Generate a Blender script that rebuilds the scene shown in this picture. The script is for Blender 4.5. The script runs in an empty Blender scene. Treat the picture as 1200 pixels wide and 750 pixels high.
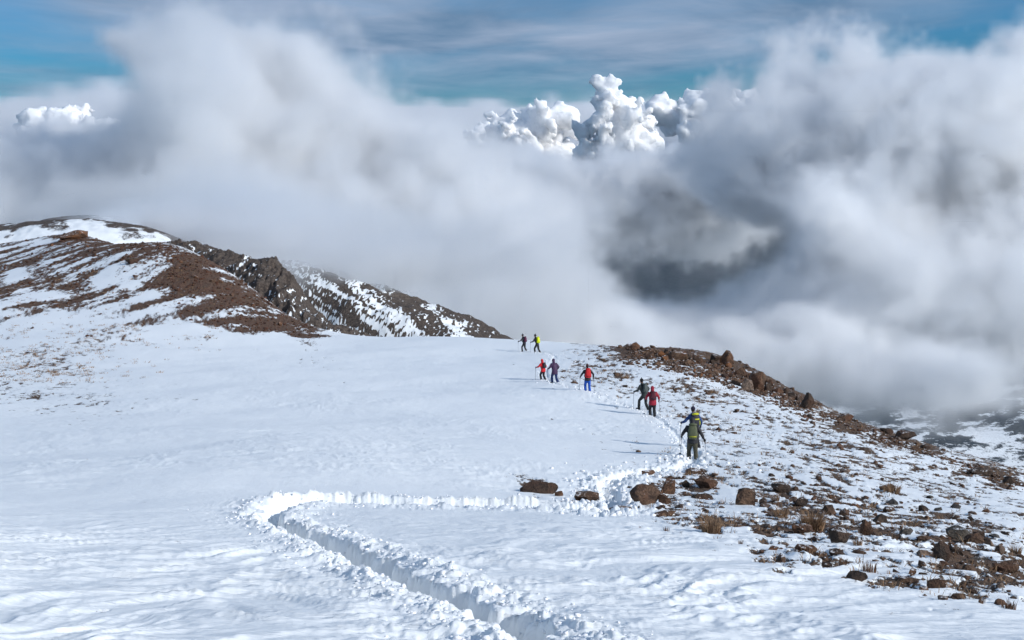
import bpy, bmesh, math, random, time
import numpy as np
from mathutils import Vector, Matrix, Euler
T0 = time.time()
SC = bpy.context.scene
C = SC.collection
R = math.radians
# ------------------------------------------------------------------ camera, sky, sun, exposure
FPX, HZ = 1500.0, 140.0            # focal length in photo pixels (45 mm), horizon row
PITCH = math.atan((375 - HZ) / FPX)
EYE = 1.65
cam = bpy.data.objects.new('camera', bpy.data.cameras.new('camera')); C.objects.link(cam)
cam.location = (0, 0, EYE); cam.rotation_euler = (math.pi/2 - PITCH, 0, 0)
cam.data.lens = 45; cam.data.sensor_width = 36; cam.data.clip_start = .1; cam.data.clip_end = 200000
SC.camera = cam
SUN_EL, SUN_AZ = R(27), R(115)
world = bpy.data.worlds.new('World'); SC.world = world; world.use_nodes = True
wn = world.node_tree
bg = wn.nodes['Background']; sky = wn.nodes.new('ShaderNodeTexSky')
sky.sky_type = 'NISHITA'; sky.sun_disc = False; sky.sun_elevation = SUN_EL; sky.sun_rotation = SUN_AZ
sky.altitude = 3200; sky.air_density = 1.3; sky.dust_density = .3; sky.ozone_density = 2.0
bg.inputs[1].default_value = 0.11
sun = bpy.data.objects.new('sun', bpy.data.lights.new('sun', 'SUN')); C.objects.link(sun)
sun.data.energy = 3.95; sun.data.angle = R(.5); sun.data.color = (1, .975, .935)
sv = Vector((math.sin(SUN_AZ)*math.cos(SUN_EL), math.cos(SUN_AZ)*math.cos(SUN_EL), math.sin(SUN_EL)))
sun.rotation_euler = sv.to_track_quat('Z', 'Y').to_euler()
SC.view_settings.view_transform = 'Standard'; SC.view_settings.look = 'None'
SC.view_settings.exposure = 0.0; SC.view_settings.gamma = 1
SC.cycles.volume_bounces = 9; SC.cycles.max_bounces = 12; SC.cycles.diffuse_bounces = 3
SC.cycles.use_denoising = True
SC.cycles.volume_max_steps = 512; SC.cycles.volume_step_rate = 1.6
SC.cycles.use_adaptive_sampling = True; SC.cycles.adaptive_threshold = .03

def sky_nodes():
    """thin high cloud sheets laid over the clear sky, by direction"""
    N = wn.nodes.new; L = wn.links.new
    tc = N('ShaderNodeTexCoord')
    sep = N('ShaderNodeSeparateXYZ'); L(tc.outputs['Generated'], sep.inputs[0])
    def m(op, a, b=None, clamp=False):
        n = N('ShaderNodeMath'); n.operation = op; n.use_clamp = clamp
        for i, x in enumerate((a, b)):
            if x is None: continue
            if hasattr(x, 'links'): L(x, n.inputs[i])
            else: n.inputs[i].default_value = x
        return n.outputs[0]
    zz = m('MAXIMUM', m('ADD', sep.outputs[2], .05), .02)
    cx = m('DIVIDE', sep.outputs[0], zz); cy = m('DIVIDE', sep.outputs[1], zz)
    cb = N('ShaderNodeCombineXYZ'); L(cx, cb.inputs[0]); L(m('MULTIPLY', cy, .55), cb.inputs[1])
    def noise(scale, det, w):
        n = N('ShaderNodeTexNoise'); n.inputs['Scale'].default_value = scale; n.inputs['Detail'].default_value = det
        n.inputs['Roughness'].default_value = .55; n.inputs['Distortion'].default_value = .5
        n.noise_dimensions = '4D'; n.inputs['W'].default_value = w
        L(cb.outputs[0], n.inputs['Vector']); return n.outputs[0]
    n1 = noise(.23, 7, SKYW[0]); n2 = noise(.9, 6, SKYW[1])
    # sheets of cloud thicken with height above the horizon
    cov = m('MULTIPLY', m('SUBTRACT', n1, SKYW[2]), 5.5, True)
    hgt = m('MULTIPLY', m('SUBTRACT', sep.outputs[2], -.01), 16, True)
    cov = m('MULTIPLY', cov, m('ADD', m('MULTIPLY', hgt, .75), .25))
    cov = m('MULTIPLY', cov, .9)
    shade = m('MULTIPLY', m('SUBTRACT', n2, .32), 2.2, True)
    cr = N('ShaderNodeMix'); cr.data_type = 'RGBA'; L(shade, cr.inputs[0])
    cr.inputs[6].default_value = (1.3, 2.2, 3.5, 1); cr.inputs[7].default_value = (4.0, 4.7, 6.1, 1)
    mx = N('ShaderNodeMix'); mx.data_type = 'RGBA'
    tint = N('ShaderNodeMix'); tint.data_type = 'RGBA'; tint.blend_type = 'MULTIPLY'; tint.inputs[0].default_value = 1
    L(sky.outputs[0], tint.inputs[6])
    hi_ = N('ShaderNodeMix'); hi_.data_type = 'RGBA'; L(m('MULTIPLY', m('SUBTRACT', sep.outputs[2], .05), 3.3, True), hi_.inputs[0])
    hi_.inputs[6].default_value = SKYTINT; hi_.inputs[7].default_value = (.88, 1.14, 1.32, 1); L(hi_.outputs[2], tint.inputs[7])
    L(cov, mx.inputs[0]); L(tint.outputs[2], mx.inputs[6]); L(cr.outputs[2], mx.inputs[7])
    L(mx.outputs[2], bg.inputs[0])
SKYW = (3.1, 7.7, .405); SKYTINT = (.11, .37, .66, 1)
sky_nodes()

# ------------------------------------------------------------------ projection helpers
_f = Vector((0, math.cos(PITCH), -math.sin(PITCH))); _u = Vector((0, math.sin(PITCH), math.cos(PITCH)))
def at(px, py, Y):
    v = _f + Vector((1, 0, 0))*((px-600)/FPX) + _u*((375-py)/FPX)
    p = v*(Y/v.y); return Vector((p.x, p.y, p.z + EYE))
def proj(X, Y, Z):
    z = Z - EYE
    d = Y*math.cos(PITCH) - z*math.sin(PITCH); h = Y*math.sin(PITCH) + z*math.cos(PITCH)
    d = np.maximum(d, .1)
    return 600 + FPX*X/d, 375 - FPX*h/d

# ------------------------------------------------------------------ numpy noise
def _hash(ix, iy, seed):
    h = (ix.astype(np.int64)*374761393 + iy.astype(np.int64)*668265263 + seed*974634777) & 0xffffffff
    h = ((h ^ (h >> 13))*1274126177) & 0xffffffff
    return (h ^ (h >> 16)) & 0xffffffff
def perlin(x, y, seed=0):
    x = np.asarray(x, float); y = np.asarray(y, float)
    x0 = np.floor(x); y0 = np.floor(y); fx = x-x0; fy = y-y0
    u = fx*fx*fx*(fx*(fx*6-15)+10); v = fy*fy*fy*(fy*(fy*6-15)+10)
    def g(dx, dy):
        a = _hash(x0+dx, y0+dy, seed)*(2*math.pi/4294967296.0)
        return np.cos(a)*(fx-dx) + np.sin(a)*(fy-dy)
    a = g(0, 0); b = g(1, 0); c = g(0, 1); d = g(1, 1)
    return (a + u*(b-a) + v*(c + u*(d-c) - (a + u*(b-a))))*1.5
def fbm(x, y, oct=4, seed=0, rough=.5, ridged=False):
    s = 0; a = 1; tot = 0
    for i in range(oct):
        n = perlin(x*2**i+17.3*i, y*2**i-9.1*i, seed+i)
        s = s + a*((1-2*np.abs(n)) if ridged else n); tot += a; a *= rough
    return s/tot
def sstep(a, b, x):
    t = np.clip((x-a)/(b-a), 0, 1); return t*t*(3-2*t)

# ------------------------------------------------------------------ smooth surfaces through control points
class Spline:
    def __init__(s, pts, sc=100.0):
        s.p = np.array(pts, float); s.sc = sc; n = len(pts)
        x, y, z = s.p.T
        A = np.zeros((n+3, n+3)); A[:n, :n] = s.k(x[:, None]-x, y[:, None]-y) + np.eye(n)*1e-3
        A[:n, n] = 1; A[:n, n+1] = x/sc; A[:n, n+2] = y/sc; A[n:, :n] = A[:n, n:].T
        s.w = np.linalg.solve(A, np.r_[z, 0, 0, 0])
    def k(s, dx, dy):
        r2 = (dx*dx+dy*dy)/s.sc**2 + 1e-12; return .5*r2*np.log(r2)
    def __call__(s, X, Y):
        o = s.w[-3] + s.w[-2]*X/s.sc + s.w[-1]*Y/s.sc
        for (x, y, z), w in zip(s.p, s.w): o = o + w*s.k(X-x, Y-y)
        return o
def warp(pts):   # the spline works in a log-stretched distance so near and far points are evenly spread
    return pts
class Ground:
    """ground height: spline over (bearing, log distance) of points read off the photograph"""
    def __init__(s, pix, raw=()):
        P = []
        for px, py, Y in pix:
            v = at(px, py, Y); P.append((v.x, v.y, v.z))
        P += list(raw)
        s.sp = Spline([(x/s.den(y), s.g(y), (z-0.0)/s.den(y)) for x, y, z in P], .5)
    def den(s, y): return np.sqrt(np.maximum(y, 0)**2 + 36)
    def g(s, y): return .5*np.log((np.maximum(y, -3) + 6)/6.0)
    def __call__(s, X, Y):
        X = np.asarray(X, float); Y = np.asarray(Y, float); d = s.den(Y)
        return s.sp(X/d, s.g(Y))*d
NEAR = [(0,750,11.5),(300,750,11.8),(600,750,12),(900,750,12.4),(1200,750,13),
 (0,650,18),(300,660,18),(600,650,19.5),(900,660,19),(1200,690,18),
 (0,560,32),(200,600,25),(400,600,27),(600,600,27.5),(800,600,28.5),(1000,620,27),(1200,640,27),
 (200,550,34),(400,545,36),(600,545,40),(770,575,35),(900,575,36),(1000,560,44),(1100,600,35),(1200,600,37),
 (0,490,60),(200,490,60),(400,490,62),(600,500,60),(812,533,50),(930,520,62),(1000,520,63),(1100,565,52),
 (0,440,95),(200,440,95),(400,445,90),(600,450,88),(688,461,81),(760,489,71),(900,480,80),
 (0,400,130),(100,400,125),(200,400,128),(300,405,128),(400,415,122),(500,410,125),(612,413,125),(720,420,112),(800,430,105),
 (0,350,168),(100,345,170),(200,345,166),(260,370,152),(330,388,150),
 (-120,330,200),(-120,430,100),(-120,300,240),(0,303,222),(60,283,240),(100,275,248),(140,290,238),(170,299,228),(200,295,225),(250,315,212),(300,342,195),(345,374,180),(400,394,170),
 (500,398,163),(600,402,158),(670,403,148),(740,407,136),(850,429,116),(900,452,105),(950,478,95),(1000,495,84),(1100,530,70),(1200,563,60),(1320,610,52),(1320,700,24)]
def _beyond(l, dy, dz):
    o = []
    for px, py, Y in l:
        v = at(px, py, Y); o.append((v.x + dy*v.x/v.y + (6 if px > 700 else 0), v.y+dy, v.z-dz))
    return o
CREST = [(0,292,262),(100,274,255),(170,298,236),(250,315,220),(345,374,188),(400,394,178),(500,398,172),(600,402,166),(670,403,156),(740,407,142),(850,429,122),(950,478,100),(1100,530,75),(1200,563,65),(1320,610,57)]
RAW = _beyond(CREST, 14, 8) + _beyond(CREST, 45, 40) + [(0,0,0),(-4,2,-.1),(4,2,-.6),(0,5,-1.25),(-6,-4,1),(6,-4,.3),(0,-6,1.3)]
base = Ground(NEAR, RAW)

# ------------------------------------------------------------------ where the trampled track runs (photo pixel, distance)
def raw_hit(px, py, H, y0=5, y1=320, n=1500):
    t = np.exp(np.linspace(math.log(y0), math.log(y1), n))
    v = at(px, py, 1.0); dx, dz = v.x, v.z-EYE
    z = EYE + dz*t; h = H(dx*t, t)
    below = np.nonzero(h > z)[0]
    if len(below) == 0: i = int(np.argmin(np.abs(z-h)))   # at the skyline
    else: i = below[0]
    if i > 0 and len(below):
        a = z[i-1]-h[i-1]; b = z[i]-h[i]; k = a/(a-b+1e-9); y = t[i-1]+(t[i]-t[i-1])*k
    else: y = t[i]
    return float(dx*y), float(y)
def pathpts(pl, step=.12):
    w = [raw_hit(px, py, base) for px, py in pl]
    # Catmull-Rom
    o = []
    for i in range(len(w)-1):
        p = [np.array(w[max(0, min(len(w)-1, j))]) for j in (i-1, i, i+1, i+2)]
        n = max(2, int(np.linalg.norm(p[2]-p[1])/step))
        for k in range(n):
            t = k/n
            o.append(.5*(2*p[1]+(p[2]-p[0])*t+(2*p[0]-5*p[1]+4*p[2]-p[3])*t*t+(3*p[1]-p[0]-3*p[2]+p[3])*t**3))
    o.append(np.array(w[-1])); return np.array(o)
TRENCH = pathpts([(700,800),(625,752),(560,718),(500,692),(445,668),(402,646),(368,631),(338,620),(319,609),(324,598),(348,592),(388,590),(430,591),(500,593),(580,594),(650,596),(700,598)])
TRACK = pathpts([(700,598),(722,590),(715,575),(712,563),(735,554),(765,549),(795,545),(812,534),(800,520),(785,503),(762,487),(730,474),(690,461),(665,455),(645,447),(640,432),(650,420),(640,414),(612,412),(590,411),(560,410)])
def near_path(X, Y, P, rad):
    """distance to a polyline, index along it and side, only within rad"""
    D = np.full(X.shape, 9.9); S = np.zeros(X.shape); G = np.zeros(X.shape)
    order = np.argsort(Y.ravel(), kind='stable'); ys = Y.ravel()[order]; xf = X.ravel(); yf = Y.ravel()
    Df = D.ravel(); Sf = S.ravel(); Gf = G.ravel()
    arc = np.r_[0, np.cumsum(np.linalg.norm(np.diff(P, axis=0), axis=1))]
    step = 1
    for i in range(0, len(P)-1, step):
        a = P[i]; b = P[min(i+step, len(P)-1)]; m = (a+b)/2; L = np.linalg.norm(b-a)+1e-9
        lo = np.searchsorted(ys, m[1]-rad-L/2); hi = np.searchsorted(ys, m[1]+rad+L/2)
        idx = order[lo:hi]; idx = idx[np.abs(xf[idx]-m[0]) < rad+L/2]
        if not len(idx): continue
        d = (b-a)/L; rx = xf[idx]-a[0]; ry = yf[idx]-a[1]
        t = np.clip(rx*d[0]+ry*d[1], 0, L); cx = rx-t*d[0]; cy = ry-t*d[1]; q = np.hypot(cx, cy)
        better = q < Df[idx]; ii = idx[better]
        Df[ii] = q[better]; Sf[ii] = arc[i]+t[better]; Gf[ii] = np.sign(d[0]*ry-d[1]*rx)[better]
    return Df.reshape(X.shape), Sf.reshape(X.shape), Gf.reshape(X.shape)
TRLEN = float(np.sum(np.linalg.norm(np.diff(TRENCH, axis=0), axis=1)))
iturn = int(np.argmin(TRENCH[:, 0])); TURN = float(np.sum(np.linalg.norm(np.diff(TRENCH[:iturn+1], axis=0), axis=1)))

# ------------------------------------------------------------------ how much bare ground shows (0..1) and its redness, read off the photo
BARE = np.array([ # px,py,bare,red
(0,750,0,0),(300,700,0,0),(600,740,0,0),(900,740,0,0),(1100,745,0,0),(0,600,0,0),(300,560,0,0),(500,640,0,0),(750,650,0,0),(800,700,0,0),(900,700,.0,0),(1000,715,0,0),(1150,735,.0,0),
(500,560,0,0),(600,530,.02,0),(400,500,0,0),(200,520,0,0),(0,520,0,0),(500,450,.04,0),(300,450,.05,0),(560,420,.05,0),(450,415,.06,0),(600,470,.03,0),
(0,440,.36,.3),(60,420,.4,.4),(110,400,.38,.5),(150,430,.2,.4),(200,410,.24,.5),(230,430,.1,.3),(60,375,.3,.5),(110,380,.28,.5),(170,372,.35,.8),(0,390,.34,.4),(30,345,.22,.6),(0,365,.32,.5),
(0,312,.62,.5),(40,308,.9,.7),(80,300,.95,.8),(120,292,1,.9),(150,303,.95,1),(75,276,1,1),(100,274,1,1),(60,290,.5,.8),(30,296,.5,.6),
(0,338,.75,.6),(30,332,.8,.6),(60,326,.75,.7),(95,321,.75,.7),(60,345,.2,.5),(100,350,.6,.7),(70,352,.5,.7),(40,360,.45,.6),(140,343,.85,.8),(20,322,.15,.5),(120,328,.2,.8),(160,330,.3,.8),(150,318,.3,.8),(180,312,.6,1),
(190,300,1,1),(210,320,1,1),(240,335,1,1),(260,350,.95,1),(290,365,.9,1),(320,378,.85,.9),(350,388,.8,.7),(200,345,.6,.9),(230,362,.6,.9),(250,378,.75,1),(280,386,.7,.9),(180,352,.45,.8),(200,375,.3,.7),(230,385,.2,.6),(270,396,.05,.5),(330,398,.1,.5),(400,400,.25,.3),(450,402,.2,.3),(520,403,.2,.2),
(620,405,.1,.2),(650,425,.3,.3),(620,430,.25,.2),(700,410,.45,.3),(690,430,.45,.3),(740,408,.85,.5),(760,413,.9,.6),(800,422,.95,.6),(850,432,1,.5),(900,452,1,.4),(945,472,1,.4),
(720,440,.45,.3),(760,440,.42,.4),(800,450,.5,.4),(840,462,.48,.4),(880,478,.42,.3),(730,470,.3,.2),(690,480,.15,.1),(720,500,.15,.1),(780,470,.35,.3),(850,490,.4,.2),(900,500,.42,.2),(950,500,.45,.2),
(980,490,.7,.4),(1000,498,.75,.3),(1050,513,.8,.3),(1085,523,.8,.3),(950,520,.42,.2),(1000,530,.5,.2),(870,520,.35,.2),(900,545,.42,.2),(850,550,.45,.3),(760,520,.2,.1),(700,540,.2,.1),(650,548,.08,.1),
(1030,560,.5,.2),(1080,575,.48,.2),(1130,555,.7,.3),(1170,565,.8,.3),(1100,550,.45,.2),(1150,590,.48,.2),(1190,620,.45,.2),(1000,580,.55,.3),(1050,595,.55,.3),
(630,567,.75,.3),(600,575,.02,0),(660,575,.3,.2),(690,580,.7,.3),(725,592,.75,.4),(770,590,.5,.3),(820,560,.65,.4),(780,600,.5,.4),(740,610,.1,.1),(840,610,.7,.5),(830,580,.45,.3),(870,590,.4,.3),(880,610,.6,.4),
(900,580,.65,.5),(900,620,.8,.5),(940,600,.65,.5),(940,630,.75,.5),(980,620,.75,.4),(900,645,.5,.2),(860,635,.3,.2),(820,640,.12,.1),(950,655,.6,.3),(1000,640,.5,.3),(1020,615,.75,.5),
(1000,660,.5,.2),(960,680,.1,.1),(1010,685,.3,.2),(1040,670,.55,.2),(1060,640,.55,.3),(1100,620,.6,.3),(1110,650,.85,.4),(1070,690,.6,.2),(1100,695,.7,.3),(1130,675,.7,.4),(1180,670,.9,.4),(1150,640,.75,.4),(1180,640,.6,.3),(1150,705,.55,.2),(1195,705,.5,.2),(1190,725,.2,.1),(1080,715,.2,0)], float)
BARE = np.r_[BARE, [(760,429,.38,.3),(800,439,.4,.3),(850,449,.4,.3),(900,468,.4,.2),(940,487,.35,.2),(1000,509,.42,.2),(1050,526,.4,.2),(1090,537,.4,.2),(1150,570,.42,.2),(1195,583,.4,.2),(655,630,0,0),(600,605,0,0),(700,640,0,0),(650,605,0,0),(760,655,0,0),(860,665,0,0),(560,580,0,0),(80,316,.45,.8),(110,312,.5,.8),(140,318,.4,.8),(50,300,.55,.7),(20,310,.6,.7),(170,330,.5,.9),(165,350,.45,.9),(178,366,.45,.8),(150,368,.3,.8),(195,388,.25,.8),(250,392,.3,.8),(210,352,.5,1),(230,375,.5,1),(245,330,.62,1),(275,340,.6,1),(230,352,.7,1),(300,352,.95,.7)]]
BARE[:, 2] = np.where(BARE[:, 0] < 190, np.minimum(BARE[:, 2], .62), np.where(BARE[:, 0] < 400, np.minimum(BARE[:, 2], .68), np.where(BARE[:, 1] < 535, np.minimum(BARE[:, 2], .78)*.93, BARE[:, 2]*.82)))
def bare_field(PX, PY):
    B = np.zeros(PX.shape); Rr = np.zeros(PX.shape); W = np.full(PX.shape, 1e-12)
    for px, py, b, r in BARE:
        d2 = (PX-px)**2*.55 + (PY-py)**2*2.0
        w = 1/(d2+40)**2; B += w*b; Rr += w*r; W += w
    return B/W, Rr/W

def detail(X, Y, B):
    """small relief and the bare-ground mask; X, Y metres"""
    near = 1-sstep(60, 140, Y)
    # wind-packed ripples: long thin ridges with one steep edge
    wx = fbm(X*.13, Y*.13, 3, 5)*2.6; wy = fbm(X*.16+9, Y*.16, 3, 8)*2.4
    u = (X*.95+Y*.30+wx)*.42; v = (Y*.95-X*.30+wy)*1.15
    r = fbm(u, v, 4, 21, .55, True)
    gate = sstep(-.35, .35, fbm(X*.11, Y*.09, 3, 33)+.1)
    rip = (np.maximum(r-.15, 0)**1.3)*.15*gate + fbm(u*2.6, v*2.4, 3, 40, .6, True)*.017*(.4+.6*gate)
    und = fbm(X*.07, Y*.07, 3, 50)*.30*sstep(10, 40, Y) + fbm(X*.35, Y*.28, 3, 53)*.045
    h = und + rip*(.12+.88*near)*np.clip(1.25-Y/60, .45, 1) + fbm(X*1.1, Y*1.1, 3, 55)*.012
    # bare-ground mask before thresholding
    a = fbm(X*.42+3, Y*.20, 5, 60, .62)
    b2 = fbm(X*1.7, Y*.9, 5, 70, .65)
    a2 = fbm(X*.13, Y*.09, 5, 75, .62)
    fr = sstep(45, 170, Y)
    streak = fbm((22*X-8*Y)/23.4*.24, (8*X+22*Y)/23.4*.045, 5, 77, .6)*sstep(120, 165, Y)
    mask = a*.55*(1-.4*fr) + b2*1.05*(1-.45*fr) + a2*.6*fr + streak*.9 + (B-.5)*1.25*(1+.25*fr) - .25*(B < .03) - .22*(B < .28)*(1-B/.28)
    m = sstep(-.06, .10, mask)
    rub = fbm(X*1.4, Y*1.4, 5, 80, .7)*1.6; rub2 = fbm(X*5.5, Y*5.5, 3, 90, .6)
    amp = np.clip(Y/90, .45, 2.0)
    h = h - .05*m + m*(rub*.11*amp + rub2*.045) + sstep(.3, 1, m)*np.clip(B-.72, 0, .3)*1.9*np.clip(rub+.2, 0, 1)*np.clip(Y/110, .4, 1.6)
    return h, mask
def carve(X, Y, z, mask):
    D, S, G = near_path(X, Y, TRENCH, 2.6)
    lower = S < TURN+.6                      # the leg that runs down towards the viewer
    wob = perlin(S*1.7, S*0+3.3, 4); wob2 = perlin(S*4.1, S*0+7.3, 6)
    lw = sstep(0, 1.2, TURN+.9-S)
    step = .5+.5*np.cos(S*2*math.pi/1.05 + 1.6*wob)
    hw = np.where(lower, (.22+.07*wob+.04*wob2)*(.70+.50*step), .19+.05*wob)
    dd = D + perlin(X*1.9, Y*1.9, 12)*.13 + perlin(X*6, Y*6, 13)*.03 + perlin(X*17, Y*17, 23)*.012
    # footprints one after another: deeper pockets with saddles between
    dep = (.45 + .50*step + .10*wob + .10*perlin(X*5, Y*5, 29))*lw + (1-lw)*(.24+.02*step)*np.clip((TRLEN-S)/3.5, .25, 1)
    prof = 1-sstep(hw*.50, hw*1.42, dd)
    z = z - dep*prof
    bank = np.exp(-((D-.55)/.28)**2)
    cl = np.maximum(fbm(X*2.3, Y*2.3, 4, 14, .62), -.1); cl2 = np.maximum(fbm(X*11, Y*11, 2, 18, .7), 0)
    lobe = .5+.5*perlin(X*.8, Y*.8, 15)
    fl = sstep(1.9, .5, D + .5*perlin(X*1.1, Y*1.1, 19))
    z = z + bank*(.035+.11*cl) * (1-prof) + fl*(1-prof)*(cl*.085+cl2*.05)*(.35+lobe)
    # upper leg: pushed-up bank on the far side, open to the viewer
    up = (1-lw)*np.exp(-((D-.42)/.24)**2)*(G > 0)
    z = z + up*(.13+.10*cl)
    mask = np.where(D < 1.6, mask-.8*sstep(1.6, 1.1, D), mask)
    D2, S2, _ = near_path(X, Y, TRACK, 2.6)
    wob = perlin(S2*1.3, S2*0+1.3, 9)
    w2 = np.where(Y < 52, .24, .14)
    rough = sstep(1.5, .3, D2+.4*wob)*np.where(Y < 52, 1.0, .15)
    foot = (.5+.5*np.cos(S2*2*math.pi/.7+2*wob))
    z = z - (1-sstep(w2*.5, w2*1.4, D2+perlin(X*3, Y*3, 16)*.06))*np.where(Y < 55, .08+.18*foot, .03+.07*foot) + rough*np.maximum(fbm(X*3.4, Y*3.4, 3, 17, .65), -.15)*.24
    mask = mask - .5*sstep(1.0, .5, D2)
    return z, mask
def surface(X, Y, full=False):
    X = np.asarray(X, float); Y = np.asarray(Y, float)
    z = base(X, Y); PX, PY = proj(X, Y, z); B, red = bare_field(PX, PY)
    h, mask = detail(X, Y, B); z = z+h; z, mask = carve(X, Y, z, mask)
    return (z, mask, red, B) if full else z
def hit(px, py):
    x, y = raw_hit(px, py, surface, y0=7, n=700)
    return Vector((x, y, float(surface(np.array([x]), np.array([y]))[0])))

# ------------------------------------------------------------------ materials
def nodes(name):
    m = bpy.data.materials.new(name); m.use_nodes = True; t = m.node_tree
    return m, t, t.nodes['Principled BSDF']
def _lk(t, x, s):
    if hasattr(x, 'links'): t.links.new(x, s)
    else: s.default_value = x
def mth(t, op, a, b=None, clamp=False):
    n = t.nodes.new('ShaderNodeMath'); n.operation = op; n.use_clamp = clamp
    _lk(t, a, n.inputs[0])
    if b is not None: _lk(t, b, n.inputs[1])
    return n.outputs[0]
def nz(t, vec, scale, det=4, rough=.55, w=None):
    n = t.nodes.new('ShaderNodeTexNoise'); n.inputs['Scale'].default_value = scale; n.inputs['Detail'].default_value = det
    n.inputs['Roughness'].default_value = rough
    if vec is not None: t.links.new(vec, n.inputs['Vector'])
    return n
def mixc(t, f, a, b, mode='MIX'):
    n = t.nodes.new('ShaderNodeMix'); n.data_type = 'RGBA'; n.blend_type = mode
    _lk(t, f, n.inputs[0]); _lk(t, a, n.inputs[6]); _lk(t, b, n.inputs[7]); return n.outputs[2]
def attr(t, name):
    n = t.nodes.new('ShaderNodeAttribute'); n.attribute_name = name; return n.outputs['Fac']
def c4(*c): return (*c, 1)

def ground_material(name, scl, soil_a, soil_b, soil_red, snow=(.85, .88, .89), edge=.34):
    m, t, b = nodes(name)
    geo = t.nodes.new('ShaderNodeNewGeometry'); pos = geo.outputs['Position']
    mk = attr(t, 'bare'); red = attr(t, 'red')
    n1 = nz(t, pos, 5.0*scl, 5, .65); n2 = nz(t, pos, 22*scl, 4, .6); n3 = nz(t, pos, .8*scl, 4, .6)
    e = mth(t, 'ADD', mk, mth(t, 'MULTIPLY', mth(t, 'SUBTRACT', n1.outputs[0], .5), edge*2.2))
    e = mth(t, 'ADD', e, mth(t, 'MULTIPLY', mth(t, 'SUBTRACT', n2.outputs[0], .5), edge*1.2))
    fac = mth(t, 'MULTIPLY', mth(t, 'ADD', e, .02), 14, True)
    soil = mixc(t, mth(t, 'MULTIPLY', mth(t, 'SUBTRACT', n1.outputs[0], .36), 3.4, True), c4(*soil_a), c4(*soil_b))
    soil = mixc(t, mth(t, 'MULTIPLY', red, mth(t, 'MULTIPLY', mth(t, 'SUBTRACT', n3.outputs[0], .25), 1.9, True)), soil, mixc(t, mth(t, 'MULTIPLY', mth(t, 'SUBTRACT', n1.outputs[0], .38), 4, True), c4(soil_red[0]*.34, soil_red[1]*.38, soil_red[2]*.45), c4(soil_red[0]*1.15, soil_red[1]*1.25, soil_red[2]*1.25)))
    soil = mixc(t, mth(t, 'MULTIPLY', mth(t, 'SUBTRACT', n2.outputs[0], .30), 2.6, True), mixc(t, .62, soil, c4(.02, .015, .012)), soil)
    col = mixc(t, fac, c4(*snow), soil)
    t.links.new(col, b.inputs['Base Color'])
    t.links.new(mth(t, 'ADD', mth(t, 'MULTIPLY', fac, .35), .58), b.inputs['Roughness'])
    b.inputs['Specular IOR Level'].default_value = .25
    hs = nz(t, pos, 9*scl, 5, .6)
    mp = t.nodes.new('ShaderNodeMapping'); mp.inputs['Scale'].default_value = (.8, 3.0, 1); mp.inputs['Rotation'].default_value = (0, 0, .3)
    t.links.new(pos, mp.inputs['Vector']); hw = nz(t, mp.outputs[0], 2.2*scl, 5, .6); hw.inputs['Distortion'].default_value = 1.2
    snowh = mth(t, 'ADD', mth(t, 'MULTIPLY', hs.outputs[0], .012), mth(t, 'MULTIPLY', hw.outputs[0], .042))
    soilh = mth(t, 'ADD', mth(t, 'MULTIPLY', n1.outputs[0], .16), mth(t, 'MULTIPLY', n2.outputs[0], .07))
    hh = mth(t, 'ADD', mth(t, 'MULTIPLY', snowh, mth(t, 'SUBTRACT', 1, fac)), mth(t, 'MULTIPLY', soilh, fac))
    bp = t.nodes.new('ShaderNodeBump'); bp.inputs['Strength'].default_value = .8; bp.inputs['Distance'].default_value = 1.0/scl
    t.links.new(hh, bp.inputs['Height']); t.links.new(bp.outputs[0], b.inputs['Normal'])
    return m
M_GROUND = ground_material('snow_over_brown_soil', 1.0, (.085, .055, .038), (.21, .145, .10), (.20, .085, .05), edge=.46)
M_RIDGE = ground_material('snow_over_grey_rock', .35, (.055, .046, .042), (.185, .15, .125), (.17, .09, .06), edge=.22)
M_FAR = ground_material('snow_over_haze_blue_scree', .02, (.018, .045, .075), (.07, .10, .12), (.10, .07, .05), edge=.5)  # blue of distant haze is painted into these soil colours

# ------------------------------------------------------------------ grid sheets
def sheet(name, X, Y, Z, mat, attrs=None, **props):
    ny, nx = X.shape
    me = bpy.data.meshes.new(name); nv = nx*ny
    co = np.stack([X, Y, Z], -1).reshape(-1).astype(np.float32)
    me.vertices.add(nv); me.vertices.foreach_set('co', co)
    i = np.arange(nv).reshape(ny, nx); q = np.stack([i[:-1, :-1], i[:-1, 1:], i[1:, 1:], i[1:, :-1]], -1).reshape(-1)
    nf = (nx-1)*(ny-1); me.loops.add(nf*4); me.loops.foreach_set('vertex_index', q.astype(np.int32))
    me.polygons.add(nf); me.polygons.foreach_set('loop_start', np.arange(0, nf*4, 4, dtype=np.int32))
    me.update(calc_edges=True); me.polygons.foreach_set('use_smooth', np.ones(nf, bool))
    for k, a in (attrs or {}).items():
        at_ = me.attributes.new(k, 'FLOAT', 'POINT'); at_.data.foreach_set('value', a.reshape(-1).astype(np.float32))
    me.materials.append(mat)
    o = bpy.data.objects.new(name, me); C.objects.link(o)
    for k, v in props.items(): o[k] = v
    return o
def tag(o, label=None, cat=None, group=None, kind=None):
    if label: o['label'] = label
    if cat: o['category'] = cat
    if group: o['group'] = group
    if kind: o['kind'] = kind
    return o

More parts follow.
